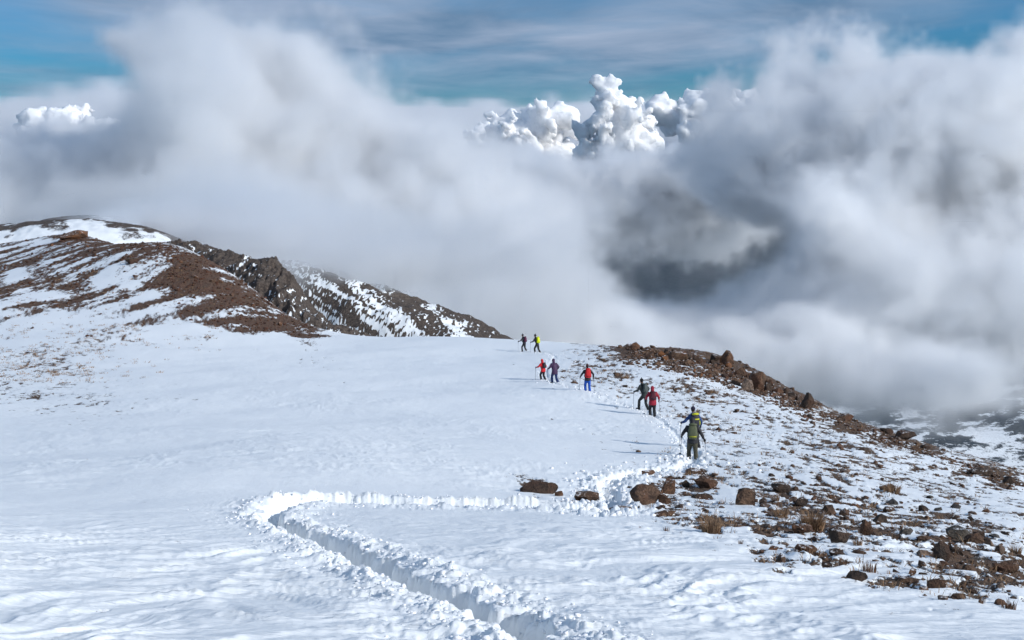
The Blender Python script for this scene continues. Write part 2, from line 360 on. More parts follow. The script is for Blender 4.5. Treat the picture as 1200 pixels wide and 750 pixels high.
QUICK = globals().get('QUICK', False)
NR, NC = (900, 880)
tab = [(1000, 4), (870, 7.5), (750, 12), (605, 26), (533, 48), (461, 81), (413, 125), (395, 160), (340, 205), (275, 262), (262, 330)]
py_ = np.linspace(1000, 262, NR-8)
ld = np.interp(-py_, [-a for a, _ in tab], [math.log(d) for _, d in tab])
yy = np.r_[-14, -8, -4, -1.5, 0, 1.2, 2.2, 3.1, np.exp(ld)]
ker = np.ones(9)/9; ysm = yy.copy(); ysm[20:-20] = np.exp(np.convolve(np.log(yy[10:]), ker, 'same')[10:-20]); yy = np.maximum.accumulate(ysm)
tt = np.linspace(-1, 1, NC); tt = .80*tt+.20*tt**5
hwid = np.sqrt((.50*np.maximum(yy, 0))**2 + 56)
hwid = np.where(yy < 0, 7.5+(-yy)*.6, hwid)
Xg = hwid[:, None]*tt[None]; Yg = np.repeat(yy[:, None], NC, 1)
Zg, Mg, Rg, Bg = surface(Xg, Yg, True)
sheet('snow_slope', Xg, Yg, Zg, M_GROUND, {'bare': Mg, 'red': Rg}, kind='structure')
print('slope', time.time()-T0)

# farther hills: each its own sheet
def hill(name, pix, raw, x0, x1, y0, y1, nx, ny, fn, mat, wcol=True):
    P = [tuple(at(*p)) for p in pix] + list(raw)
    sp = Spline(P, 100)
    yv = np.linspace(y0, y1, ny)[:, None]*np.ones((1, nx)); ym = (y0+y1)/2
    xv = np.linspace(x0, x1, nx)[None]*yv/ym if wcol else np.linspace(x0, x1, nx)[None]*np.ones((ny, 1))
    z = sp(xv, yv); PX, PY = proj(xv, yv, z)
    globals()['_Z'] = z; dz, bare, red = fn(xv, yv, PX, PY)
    return sheet(name, xv, yv, z+dz, mat, {'bare': bare, 'red': red}, kind='structure')
def beyond(l, dy, dz):
    o = beyond(l, 9, 1.6) if dy >= 20 else []
    for p in l:
        v = at(*p); o.append((v.x*(v.y+dy)/v.y, v.y+dy, v.z-dz))
    return o
# snowy back hill, top left
bc = [(-150, 282, 420), (-60, 272, 425), (0, 266, 430), (60, 256, 440), (110, 252, 450), (150, 256, 455), (200, 268, 460), (240, 288, 465), (300, 325, 470), (360, 365, 470)]
def f_back(x, y, PX, PY):
    top = np.interp(PX, [-200, 0, 110, 200, 300], [285, 266, 252, 268, 325])
    B = np.interp(PY-top, [0, 4, 10, 20, 60], [.72, .56, .36, .16, .2]) + .16*sstep(120, 210, PX)
    m = fbm(x*.05, y*.035, 5, 101, .6)*.6+fbm(x*.2, y*.08, 4, 103, .6)*.5 + (B-.5)*1.2
    return fbm(x*.05, y*.05, 5, 105)*.9 + fbm(x*.3, y*.3, 3, 106)*.4, m, np.full(x.shape, .15)
hill('snowy_back_hill', bc + [(px, py+5, Y-22) for px, py, Y in bc] + [(-100, 310, 330), (0, 300, 335), (100, 300, 340), (200, 310, 350), (280, 335, 370)], beyond(bc, 50, 22) + beyond(bc, -150, 32), -220, -70, 300, 520, 300, 220, f_back, M_RIDGE)
# craggy grey shoulder just behind the red-brown rubble
gc = [(150, 300, 300), (200, 292, 292), (232, 292, 285), (262, 302, 275), (298, 313, 262), (322, 315, 255), (340, 328, 250), (352, 346, 247), (366, 368, 244), (400, 392, 238), (450, 403, 232)]
def f_crag(x, y, PX, PY):
    top = np.interp(PX, [p[0] for p in gc], [p[1] for p in gc])
    B = np.full(x.shape, .82) - .25*sstep(22, 60, PY-top)
    m = fbm(x*.12, y*.12, 5, 111, .6)*.6+fbm(x*1.3, _Z*1.6+y*.2, 4, 113, .75)*1.6 + (B-.5)*1.15
    cl = np.exp(-((PX-335)/26)**2)
    r = fbm(x*.16, y*.16, 6, 115, .68)*1.3
    return r*1.7 + cl*2.0*(fbm(x*.25, y*.08, 4, 117, .6, True)) + fbm(x*.6, y*.6, 3, 118)*.45, m, .15+.35*sstep(260, 200, PX)
hill('grey_crag_shoulder', gc + [(200, 330, 262), (260, 345, 245), (300, 368, 232), (340, 385, 226), (380, 396, 222)], beyond(gc, 22, 16) + beyond(gc, 60, 55) + beyond(gc, -45, 18), -92, -18, 205, 330, 330, 260, f_crag, M_RIDGE)
# dark streaked ridge running down to the right, its top lost in mist
rc = [(180, 292, 440), (240, 296, 430), (290, 303, 422), (340, 308, 412), (380, 314, 402), (420, 327, 394), (460, 341, 386), (500, 354, 378), (530, 366, 370), (565, 380, 362), (600, 398, 352), (640, 424, 346), (700, 470, 340)]
def f_ridge(x, y, PX, PY):
    top = np.interp(PX, [p[0] for p in rc], [p[1] for p in rc])
    # snow lies in gullies that run down the face
    g = x*.95+y*.35; c = y*.9-x*.45
    st = fbm(g*.035, c*.30, 5, 121, .6)
    B = .68 - .26*sstep(4, 22, PY-top)*sstep(360, 450, PX) + .1*sstep(540, 600, PX) - .05*sstep(430, 360, PX)
    m = fbm(x*.05+y*.02, (_Z+.47*x)*.42, 6, 127, .82)*1.9 + fbm(x*1.1, _Z*1.5+y*.2, 4, 123, .75)*1.4 + .08 + (B-.5)*1.2
    return np.maximum(st, -.2)*1.3 + fbm(x*.06, y*.06, 6, 125, .6)*2.2 + fbm(x*.6, y*.6, 3, 126)*.3, m, np.full(x.shape, .1)
hill('dark_streaked_ridge', rc + [(px, py+9, Y-14) for px, py, Y in rc] + [(250, 340, 372), (330, 350, 358), (400, 375, 345), (450, 392, 338), (500, 397, 333), (550, 402, 330)], beyond(rc, 30, 22) + beyond(rc, 90, 90) + beyond(rc, -70, 30), -140, 60, 280, 470, 480, 280, f_ridge, M_RIDGE)
# valley floor far below, to the horizon
def valley():
    a = np.linspace(-1.25, 1.25, 360)[None]; yv = (600*(60000/600)**np.linspace(0, 1, 300))[:, None]
    x = a*yv; y = yv*np.ones_like(a)
    z = -440 + 0*x
    z = z + fbm(x/2600, y/2600, 6, 131, .5)*150*sstep(900, 2600, y)*sstep(30000, 9000, y) + fbm(x/420, y/420, 5, 133, .55)*16
    z = z + 150*sstep(1500, 2600, y)*sstep(500, 1500, x)*sstep(4200, 2900, y)       # snowy slope closing the valley on the right
    z = z - y*y/(2*6.4e6)
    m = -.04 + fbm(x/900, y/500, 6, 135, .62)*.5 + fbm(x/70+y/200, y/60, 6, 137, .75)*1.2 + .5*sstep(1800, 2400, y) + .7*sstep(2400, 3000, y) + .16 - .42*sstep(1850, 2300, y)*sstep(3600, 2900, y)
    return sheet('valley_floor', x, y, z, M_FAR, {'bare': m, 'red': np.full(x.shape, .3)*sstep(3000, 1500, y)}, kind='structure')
valley()
print('hills', time.time()-T0)
# ------------------------------------------------------------------ object helpers
def surf(x, y): return float(surface(np.array([float(x)]), np.array([float(y)]))[0])
def link(name, me, mat=None, parent=None):
    if mat is not None and not me.materials: me.materials.append(mat)
    o = bpy.data.objects.new(name, me); C.objects.link(o)
    if parent: o.parent = parent
    return o
def empty(name, loc, rz=0):
    o = bpy.data.objects.new(name, None); C.objects.link(o); o.location = loc; o.rotation_euler = (0, 0, rz); o.empty_display_size = .2; return o
def plain(name, col, rough=.8, bump=.0, scale=40, var=.25):
    m, t, b = nodes(name); tc = t.nodes.new('ShaderNodeTexCoord')
    n = nz(t, tc.outputs['Object'], scale, 4, .6); n2 = nz(t, tc.outputs['Object'], scale*.12, 2, .5)
    f = mth(t, 'MULTIPLY', mth(t, 'ADD', n.outputs[0], n2.outputs[0]), .5)
    lo = tuple(c*(1-var) for c in col); hi = tuple(min(1, c*(1+var)) for c in col)
    t.links.new(mixc(t, mth(t, 'MULTIPLY', mth(t, 'SUBTRACT', f, .3), 2.5, True), c4(*lo), c4(*hi)), b.inputs['Base Color'])
    b.inputs['Roughness'].default_value = rough; b.inputs['Specular IOR Level'].default_value = .3
    if bump:
        bp = t.nodes.new('ShaderNodeBump'); bp.inputs['Strength'].default_value = bump; bp.inputs['Distance'].default_value = .02
        t.links.new(n.outputs[0], bp.inputs['Height']); t.links.new(bp.outputs[0], b.inputs['Normal'])
    return m
def rock_material(name, a, b_, c, snow=.12, sc=1.0):
    m, t, b = nodes(name); geo = t.nodes.new('ShaderNodeNewGeometry'); pos = geo.outputs['Position']
    n1 = nz(t, pos, 3.2*sc, 6, .65); n2 = nz(t, pos, 17*sc, 5, .65); n3 = nz(t, pos, 1.1*sc, 3, .5)
    col = mixc(t, mth(t, 'MULTIPLY', mth(t, 'SUBTRACT', n1.outputs[0], .35), 3.2, True), c4(*a), c4(*b_))
    col = mixc(t, mth(t, 'MULTIPLY', mth(t, 'SUBTRACT', n3.outputs[0], .50), 6, True), col, c4(*c))
    col = mixc(t, mth(t, 'MULTIPLY', mth(t, 'SUBTRACT', n2.outputs[0], .33), 3.2, True), mixc(t, .6, col, c4(.02, .015, .012)), col)
    sep = t.nodes.new('ShaderNodeSeparateXYZ'); t.links.new(geo.outputs['Normal'], sep.inputs[0])
    s = mth(t, 'ADD', sep.outputs[2], mth(t, 'MULTIPLY', mth(t, 'SUBTRACT', n2.outputs[0], .5), 1.1))
    s = mth(t, 'ADD', s, mth(t, 'MULTIPLY', mth(t, 'SUBTRACT', n1.outputs[0], .5), 1.4))
    sf = mth(t, 'MULTIPLY', mth(t, 'SUBTRACT', s, 1.15-snow), 9, True)
    t.links.new(mixc(t, sf, col, c4(.85, .86, .88)), b.inputs['Base Color'])
    b.inputs['Roughness'].default_value = .85; b.inputs['Specular IOR Level'].default_value = .25
    bp = t.nodes.new('ShaderNodeBump'); bp.inputs['Strength'].default_value = 1; bp.inputs['Distance'].default_value = .22/sc
    t.links.new(mth(t, 'ADD', n1.outputs[0], mth(t, 'MULTIPLY', n2.outputs[0], .45)), bp.inputs['Height']); t.links.new(bp.outputs[0], b.inputs['Normal'])
    return m
RK = {'brown': rock_material('brown_lava_rock', (.075, .045, .032), (.25, .15, .095), (.18, .085, .05)),
      'dark': rock_material('dark_basalt_rock', (.04, .03, .025), (.13, .085, .06), (.11, .06, .04)),
      'rust': rock_material('rust_red_rock', (.08, .045, .03), (.27, .14, .08), (.32, .13, .05)),
      'pale': rock_material('pale_pinkish_rock', (.16, .11, .085), (.40, .29, .22), (.30, .18, .12)),
      'grey': rock_material('grey_lichen_rock', (.07, .065, .06), (.22, .19, .165), (.12, .10, .08))}
M_RUST_RUBBLE = rock_material('rust_brown_rubble', (.05, .028, .02), (.20, .10, .06), (.15, .06, .035), .0, .6)
M_CLOD = plain('trodden_snow', (.84, .85, .87), .7, .3, 25, .02)
M_GRASS = plain('dry_grass', (.30, .19, .11), .9, 0, 3, .5)
M_TWIG = plain('dark_dry_twigs', (.16, .09, .055), .9, 0, 3, .5)

def ico(sub):
    bm = bmesh.new(); bmesh.ops.create_icosphere(bm, subdivisions=sub, radius=1); bm.verts.ensure_lookup_table()
    v = np.array([x.co[:] for x in bm.verts]); f = np.array([[w.index for w in fc.verts] for fc in bm.faces]); bm.free(); return v, f
ICO = {s: ico(s) for s in (1, 2, 3, 4)}
def hull_rock(rs, seed, sub, rough):
    n = 11+rs.randint(6) + (4 if sub > 2 else 0); p = rs.normal(size=(n, 3)); p /= np.linalg.norm(p, axis=1)[:, None]; p *= rs.uniform(.78, 1, (n, 1))*np.array([1, .95, .9])
    bm = bmesh.new()
    for q in p: bm.verts.new(q)
    r = bmesh.ops.convex_hull(bm, input=bm.verts[:])
    bmesh.ops.delete(bm, geom=[g for g in set(r['geom_interior']+r['geom_unused']) if isinstance(g, bmesh.types.BMVert)], context='VERTS')
    if sub > 2:                              # knock the corners off and roughen the faces a little
        bmesh.ops.bevel(bm, geom=bm.edges[:], offset=.022, segments=1, affect='EDGES'); bmesh.ops.triangulate(bm, faces=bm.faces[:])
        bmesh.ops.subdivide_edges(bm, edges=[e for e in bm.edges if e.calc_length() > .3], cuts=2, use_grid_fill=True)
    bmesh.ops.triangulate(bm, faces=bm.faces[:]); bm.verts.index_update()
    v = np.array([x.co[:] for x in bm.verts]); f = np.array([[w.index for w in fc.verts] for fc in bm.faces]); bm.free()
    if sub > 2:
        a = perlin(v[:, 0]*3+seed, v[:, 1]*3+v[:, 2]*2.3, seed) + .6*perlin(v[:, 0]*7+seed, v[:, 2]*7+v[:, 1]*5, seed+1); v = v*(1+rough*.9*a[:, None])
    v -= (v.max(0)+v.min(0))/2; v /= (v.max(0)-v.min(0))/2
    return v, f
def rock_shape(seed, sub=3, facets=11, rough=.05, sharp=.0):
    rs = np.random.RandomState(seed)
    if sub >= 2: return hull_rock(rs, seed, sub, rough*1.5)
    v, f = ICO[sub]; v = v.copy()
    for _ in range(facets):
        n = rs.normal(size=3); n /= np.linalg.norm(n); d = rs.uniform(.34, .78)
        k = v@n-d; v = v - np.where(k > 0, k, 0)[:, None]*n*rs.uniform(.88, 1)
    if rough:
        s = seed*1.37
        a = perlin(v[:, 0]*2.3+s, v[:, 1]*2.3+v[:, 2]*1.9, seed) + .5*perlin(v[:, 0]*5+s, v[:, 2]*5+v[:, 1]*4, seed+1)
        v = v*(1+rough*1.5*a[:, None])
    v -= (v.max(0)+v.min(0))/2; v /= (v.max(0)-v.min(0))/2
    return v, f
def mesh_from(name, v, f, smooth=False):
    me = bpy.data.meshes.new(name); me.from_pydata(v.tolist(), [], f.tolist() if hasattr(f, 'tolist') else f); me.update()
    if smooth: me.polygons.foreach_set('use_smooth', np.ones(len(me.polygons), bool))
    return me
def scatter(name, P, S, mat, rs, sub=1, nvar=14, flat=(.5, .9), kind='stuff', parent=None, tint=None):
    """many small stones or clods as one stuff object"""
    P = np.array(P); S = np.array(S); vs = []; fs = []; off = 0
    var = [rock_shape(900+i, sub, 9, .10) for i in range(nvar)]
    for k, (p, s) in enumerate(zip(P, S)):
        v, f = var[rs.randint(nvar)]
        a = rs.uniform(0, 6.28); ca, sa = math.cos(a), math.sin(a)
        sc = s*np.array([rs.uniform(.7, 1.2), rs.uniform(.7, 1.1), rs.uniform(*flat)])*.5
        w = v*sc; w = np.stack([w[:, 0]*ca-w[:, 1]*sa, w[:, 0]*sa+w[:, 1]*ca, w[:, 2]], 1) + p
        vs.append(w); fs.append(f+off); off += len(v)
    V = np.concatenate(vs); Fc = np.concatenate(fs)
    me = bpy.data.meshes.new(name); me.vertices.add(len(V)); me.vertices.foreach_set('co', V.astype(np.float32).ravel())
    me.loops.add(len(Fc)*3); me.loops.foreach_set('vertex_index', Fc.astype(np.int32).ravel())
    me.polygons.add(len(Fc)); me.polygons.foreach_set('loop_start', np.arange(0, len(Fc)*3, 3, dtype=np.int32)); me.update(calc_edges=True)
    o = link(name, me, mat, parent); o['kind'] = kind; return o

# ------------------------------------------------------------------ rocks that stand out, read off the photograph
_ys = np.exp(np.linspace(math.log(8), math.log(300), 500))
def lattice_hits(pix):
    """ground points under many photo pixels at once"""
    pix = np.asarray(pix, float); dx = (pix[:, 0]-600)/FPX; h = (375-pix[:, 1])/FPX
    vy = math.cos(PITCH)+h*math.sin(PITCH); vz = -math.sin(PITCH)+h*math.cos(PITCH); tx = dx/vy; tz = vz/vy
    Yl = _ys[None]; X = tx[:, None]*Yl; Zr = EYE+tz[:, None]*Yl
    Hh = base(X, Yl*np.ones_like(X)) - Zr
    below = Hh > 0; ok = below.any(1); i = np.where(ok, below.argmax(1), np.abs(Hh).argmin(1)); i0 = np.maximum(i-1, 0)
    r = np.arange(len(i)); a = Hh[r, i0]; b = Hh[r, i]; k = np.where((a < 0) & (b > 0), -a/(b-a+1e-9), 1)
    y = _ys[i0]+(_ys[i]-_ys[i0])*k; x = tx*y; return x, y, surface(x, y), ok
def hero(px, pb, w, h, kind, label, seed, group=None, sub=3, depth=.8, name='boulder', cat='rock', sink=.22, facets=11, tilt=0, front=0.0):
    """px centre, pb foot row, w x h in photo pixels"""
    x, y, z, ok = lattice_hits([(px, pb)]); x, y, z = x[0], y[0], z[0]
    mpp = math.hypot(y, z-EYE)/FPX; W = w*mpp; H = h*mpp
    v, f = rock_shape(seed, sub, facets, .05)
    hz = H/(1-sink)
    v = v*np.array([W/2, W*depth/2, hz/2]); v[:, 2] += hz/2 - hz*sink
    rs = np.random.RandomState(seed+7)
    me = mesh_from(name, v, f); o = link(name, me, RK[kind])
    o.location = (x, y+W*depth*.3+front, z-.02); o.rotation_euler = (0, R(tilt), R(rs.uniform(-15, 15)))
    tag(o, label, cat, group); return o
H_ = [
 (631,575,46,14,'dark','long low clump of brown rubble alone in the snow left of the boulders',11,.5),
 (655,578,10,7,'rust','small orange stone at the right tip of the lone rubble clump',12,.8),
 (688,584,30,12,'brown','flat brown rock beside the trampled track, right of the lone rubble clump',13,.6),
 (757,587,36,22,'brown','large brown boulder with a flat top, biggest beside the trampled track',14,.8),
 (779,587,17,13,'rust','lower reddish boulder leaning on the right side of the large flat-topped boulder',15,.8),
 (783,574,18,17,'rust','pointed reddish-brown boulder just behind the large flat-topped one',16,.9),
 (760,554,17,6,'brown','low brown rock left of the trampled snow behind the nearest hiker',17,.7),
 (829,567,30,14,'brown','wide brown rock heap below the nearest hikers, right of the pointed boulder',18,.7),
 (804,565,9,9,'dark','small dark stone between the pointed boulder and the wide rock heap',19,.8),
 (813,551,20,5,'brown','thin flat rock at the feet of the nearest hiker',20,.7),
 (874,588,27,21,'brown','blocky upright brown boulder standing clear of the others right of the heap',21,.85),
 (895,587,10,8,'dark','small black stone touching the right foot of the blocky upright boulder',22,.8),
 (824,578,26,7,'dark','dark slanting slab in front of the wide rock heap',23,.5),
 (729,596,30,8,'brown','flat brown stones at the near edge of the trampled track',24,.6),
 (778,600,34,6,'brown','low gravelly brown rock in front of the large flat-topped boulder',25,.5),
 (916,573,23,11,'dark','dark flat rock directly right of and behind the blocky boulder',26,.8),
 (937,589,22,12,'dark','dark humped rock at the upper left edge of the big dry shrub',27,.8),
 (973,602,16,12,'brown','brown rock right behind the big dry shrub',28,.8),
 (990,602,14,8,'brown','low brown rock two places right of the big dry shrub',29,.8),
 (985,638,23,16,'dark','rounded dark boulder with an orange right side, below the big dry shrub',30,.9),
 (942,624,26,9,'rust','reddish flat rocks under the front edge of the big dry shrub',31,.7),
 (946,650,27,12,'brown','brown slab lowest left of the rounded dark boulder',32,.7),
 (1016,624,16,20,'rust','reddish wedge-shaped rock in the brown earth band',33,.8),
 (1032,612,18,11,'dark','dark smooth rock just right of the reddish wedge',34,.8),
 (1083,596,12,9,'dark','lone small dark stone standing in clean snow on the upper right slope',35,.8),
 (1043,597,14,7,'brown','small brown stone above the dark smooth rock',36,.8),
 (1125,632,32,17,'grey','broad grey-brown boulder with a smooth back, largest at the right edge',37,.8),
 (1104,658,23,22,'dark','steep pointed dark boulder in front of the broad grey-brown one',38,.8),
 (1121,647,20,13,'dark','dark block wedged between the pointed boulder and the broad one',39,.8),
 (1083,653,15,12,'pale','pinkish stone touching the left side of the steep pointed boulder',40,.8),
 (1161,640,13,14,'pale','tall pale brown stone right of the broad grey-brown boulder',41,.8),
 (1173,647,12,11,'pale','pinkish rounded stone near the right edge beside the tall pale one',42,.8),
 (1143,637,24,13,'brown','brown rock between the broad boulder and the tall pale stone',43,.8),
 (981,656,18,7,'dark','small dark slab low in the snow left of the flat triangular rock',44,.8),
 (969,664,18,6,'dark','thin dark stone lying lowest and alone above the smooth snow',45,.7),
 (1006,652,17,5,'brown','thin brown stone in snow below the reddish wedge',46,.7),
 (965,652,11,6,'brown','little brown stone between two dark slabs',47,.8),
 (1005,684,24,10,'dark','flat triangular dark rock alone at the edge of the smooth snow',48,.6),
 (1069,676,10,8,'rust','small rust stone left of the lowest rock heap',49,.8),
 (1066,683,28,8,'brown','long low brown rock left of the lowest rock heap',50,.6),
 (1098,693,22,13,'brown','brown hump at the lowest rock heap near the bottom right',51,.7),
 (1126,704,20,11,'brown','brown stone right of the lowest hump',52,.7),
 (1141,696,11,7,'dark','small dark stone standing above the lowest right stones',53,.8),
 (1138,669,22,12,'brown','brown angular rock in the right hand rubble field',54,.8),
 (1063,628,16,8,'grey','grey flat stone in the snow between the wedge and the broad boulder',55,.8),
 (1084,633,18,7,'brown','brown flat stone just left of the broad grey-brown boulder',56,.7),
 (1180,668,30,14,'brown','wide brown rubble rock at the right edge of the picture',57,.6),
 (852,430,18,20,'rust','tallest rock on the skyline outcrop with an orange right face',60,.8),
 (838,424,12,9,'dark','dark stone on the skyline just left of the tallest rock',61,.8),
 (794,423,26,12,'brown','low brown hump of the outcrop left of the tallest rock',62,.6),
 (741,407,20,5,'dark','dark flat strip of rock at the left end of the skyline outcrop',63,.6),
 (888,458,20,24,'brown','big angular brown block below the tallest rock on the outcrop',64,.8),
 (876,457,15,14,'pale','pale pinkish slab leaning on the big angular block',65,.5),
 (900,459,10,11,'dark','narrow dark rock right of the big angular block',66,.8),
 (923,463,10,9,'dark','black stone on the outcrop between the big block and its right end',67,.8),
 (946,480,18,20,'dark','blunt dark block at the right end of the skyline outcrop',68,.8),
 (868,440,18,11,'brown','brown rock on the skyline between the tallest rock and the big block',69,.8),
 (912,462,14,9,'brown','brown rock in the low part of the outcrop beside the narrow dark one',70,.8),
 (819,425,15,9,'brown','brown skyline rock between the low hump and the dark stone',71,.8),
 (85,281,34,10,'rust','rust-red rock bump topmost on the left hill',80,.6),
 (154,310,12,7,'dark','dark rock at the blue-shadowed notch of the left hill',81,.8),
 (1062,514,30,11,'dark','dark rock rib on the lower skyline right of the outcrop',82,.5),
 (1040,507,16,7,'dark','dark low stone at the left of the skyline rib',83,.6),
 (1085,524,12,7,'dark','small dark stone ending the skyline rib on the right',84,.7),
 (990,493,24,8,'brown','brown flat rock on the skyline between the outcrop and the dark rib',85,.5),
 (1150,557,30,8,'dark','dark rock strip on the far right skyline',86,.5),
 (1183,567,18,9,'dark','dark stone at the far right end of the skyline',87,.6)]
for i, (px, pb, w, h, kd, lab, sd, dp) in enumerate(H_):
    hero(px, pb, w, h, kd, lab, sd, depth=dp, sub=4 if w*h > 500 else 3, group='rocks standing out of the snow on the right slope' if px > 600 and pb > 535 else None)

# repeats: angular stones one can pick out, in named places
KEEP = [(p[0], p[1]) for p in H_]
RVAR = [mesh_from('stone', *rock_shape(300+i, 2, 8, .05)) for i in range(14)]
RKM = {}
SIZEW = ('small', 'middling', 'large'); KINDW = {'brown': 'brown', 'dark': 'dark', 'rust': 'rust-coloured', 'pale': 'pale pinkish', 'grey': 'grey'}
def stone_copies(n, zone, size, label, group, seed, kinds, name='stone', hmul=(.35, .75), bmin=.0, pile=0.0):
    rs = np.random.RandomState(seed); pts = []; tries = 0
    while len(pts) < n*3 and tries < 400:
        tries += 1
        c = np.array([zone(rs) for _ in range(200)])
        b, _ = bare_field(c[:, 0], c[:, 1]); c = c[(rs.rand(len(c)) < b**1.5) & (b > bmin)]
        pts += c.tolist()
    pts = np.array(pts[:n*3]); x, y, z, ok = lattice_hits(pts); m = 0
    D, _, _ = near_path(x, y, TRENCH, 2.6); D2, _, _ = near_path(x, y, TRACK, 2.6)
    taken = []
    for k in range(len(pts)):
        if m >= n: break
        if not ok[k] or D[k] < 1.4 or D2[k] < .6 or z[k] < -60: continue
        s = size(rs)
        if any(abs(px-pts[k, 0]) < (s+w_)*.38 and abs(py-pts[k, 1]) < (s+w_)*.2 for px, py, w_ in taken): continue
        taken.append((pts[k, 0], pts[k, 1], s))
        mpp = math.hypot(y[k], z[k]-EYE)/FPX; W = s*mpp
        i = rs.randint(len(RVAR)); kd = kinds[rs.randint(len(kinds))]
        if (i, kd) not in RKM:
            me = RVAR[i].copy(); me.name = 'stone'; me.materials.append(RK[kd]); RKM[(i, kd)] = me
        o = link(name, RKM[(i, kd)]); hz = W*rs.uniform(*hmul)
        o.scale = (W/2, W*.42, hz/2); o.rotation_euler = (R(rs.uniform(-12, 12)), R(rs.uniform(-14, 14)), rs.uniform(0, 6.28))
        o.location = (x[k], y[k], z[k]+hz*(.16+pile*rs.rand())); tag(o, label(SIZEW[0 if s < 7.5 else 1 if s < 11 else 2]+' '+KINDW[kd], pts[k, 0], pts[k, 1]), 'rock', group); m += 1
    return m
def poly_zone(pts, th):
    P = np.array(pts, float)
    def z(rs):
        i = rs.randint(len(P)-1); t = rs.rand(); p = P[i]*(1-t)+P[i+1]*t
        return (p[0]+rs.uniform(-4, 4), p[1]+rs.uniform(0, 1)**1.3*th)
    return z
def box_zone(x0, x1, y0, y1): return lambda rs: (rs.uniform(x0, x1), rs.uniform(y0, y1))
psize = lambda a, b, k=2.2: (lambda rs: a*(1+(b/a-1)*rs.rand()**k))
stone_copies(70, poly_zone([(745,407),(800,418),(850,430),(900,449),(950,474)], 17), psize(5, 13, 1.8), lambda c, px, py: c+' rock in the skyline outcrop, '+('in its low left end' if px < 790 else 'left of its tallest rock' if px < 842 else 'between its tallest rock and big block' if px < 880 else 'near its right end'), 'rocks heaped along the skyline outcrop', 1, ['brown', 'brown', 'dark', 'rust'], hmul=(.6, 1.0), pile=.3)
stone_copies(18, poly_zone([(960,480),(1010,499),(1060,516),(1095,528),(1150,552),(1195,566)], 6), psize(5, 12), lambda c, px, py: c+' stone on the lower right skyline '+('just right of the outcrop' if px < 1030 else 'beside the dark rock rib' if px < 1100 else 'near the right edge'), 'stones along the lower right skyline', 2, ['dark', 'brown'])
stone_copies(75, box_zone(690, 1000, 545, 665), psize(5, 17, 2.4), lambda c, px, py: c+' stone '+('behind' if py < 590 else 'in front of')+(' the large flat-topped boulder and tussock' if px < 850 else ' and left of the big dry shrub' if px < 925 else ' and right of the big dry shrub'), 'small stones in the middle rock band', 3, ['brown', 'dark', 'rust', 'brown', 'pale'], bmin=.35)
stone_copies(75, box_zone(1000, 1200, 570, 715), psize(5, 19, 2.2), lambda c, px, py: c+' stone '+('up the slope behind' if py < 620 else 'lying level with' if py < 665 else 'down in front of')+(' and left of the steep pointed boulder' if px < 1100 else ' and right of the steep pointed boulder'), 'small stones in the lower right rubble', 4, ['brown', 'dark', 'rust', 'grey', 'brown', 'pale'], bmin=.35)
stone_copies(30, box_zone(690, 1180, 420, 560), psize(4, 8, 3), lambda c, px, py: c+' stone poking through open snow '+('between hikers and outcrop' if py < 480 and px < 900 else 'right of the nearest hiker' if px < 950 else 'far down the right slope'), 'small stones on the open right slope', 5, ['brown', 'dark'], bmin=.3)
stone_copies(30, poly_zone([(62,277),(110,284),(165,303),(205,300),(240,318),(290,345),(345,380)], 16), psize(3.5, 8, 2), lambda c, px, py: c+' rock in the left hill rubble crest '+('left of its snowy notch' if px < 165 else 'at its top right' if px < 240 else 'where it runs down to the snow'), 'rocks in the rubble crest of the left hill', 6, ['rust', 'rust', 'brown', 'dark'], hmul=(.6, 1.0))

# uncountable small stones
def scatter_px(name, n, zones, smin, smax, mat, seed, bp=1.2, sub=1, flat=(.5, .9), kind='stuff', k=3, sinkf=.1, need_mask=None):
    rs = np.random.RandomState(seed); c = []
    for z, wgt in zones:
        q = np.array([z(rs) for _ in range(int(n*wgt*3))]); b, _ = bare_field(q[:, 0], q[:, 1]); q = q[rs.rand(len(q)) < b**bp]; c.append(q[:int(n*wgt)])
    c = np.concatenate(c); x, y, z, ok = lattice_hits(c)
    _, mk, _, _ = surface(x, y, True)
    D, _, _ = near_path(x, y, TRENCH, 2.6); D2, _, _ = near_path(x, y, TRACK, 2.6)
    ok &= (D > 1.2) & (D2 > .5)
    if need_mask is not None: ok &= mk > need_mask
    c, x, y, z = c[ok], x[ok], y[ok], z[ok]
    s = (smin+(smax-smin)*rs.rand(len(x))**k)*np.hypot(y, z-EYE)/FPX
    return scatter(name, np.stack([x, y, z+s*sinkf], 1), s, mat, rs, sub, flat=flat, kind=kind)
tag(scatter_px('gravel', 6500, [(box_zone(690, 1200, 545, 725), .62), (box_zone(640, 1200, 405, 560), .38)], 1.5, 8, RK['brown'], 21, need_mask=-.05), 'brown gravel strewn over the bare patches of the right slope', 'gravel')
tag(scatter_px('rubble', 6500, [(box_zone(-60, 400, 268, 400), 1)], 1.2, 5, M_RUST_RUBBLE, 22, bp=2, need_mask=-.02), 'rust-brown rubble covering the crest of the left hill', 'rubble')
tag(scatter_px('outcrop_rubble', 2600, [(poly_zone([(735,405),(800,418),(850,430),(900,449),(955,476)], 22), .8), (poly_zone([(960,482),(1010,499),(1060,516),(1095,528),(1150,552),(1200,568)], 9), .2)], 2, 7, RK['brown'], 23), 'broken brown rubble filling the skyline outcrop', 'rubble')
print('stones', time.time()-T0)

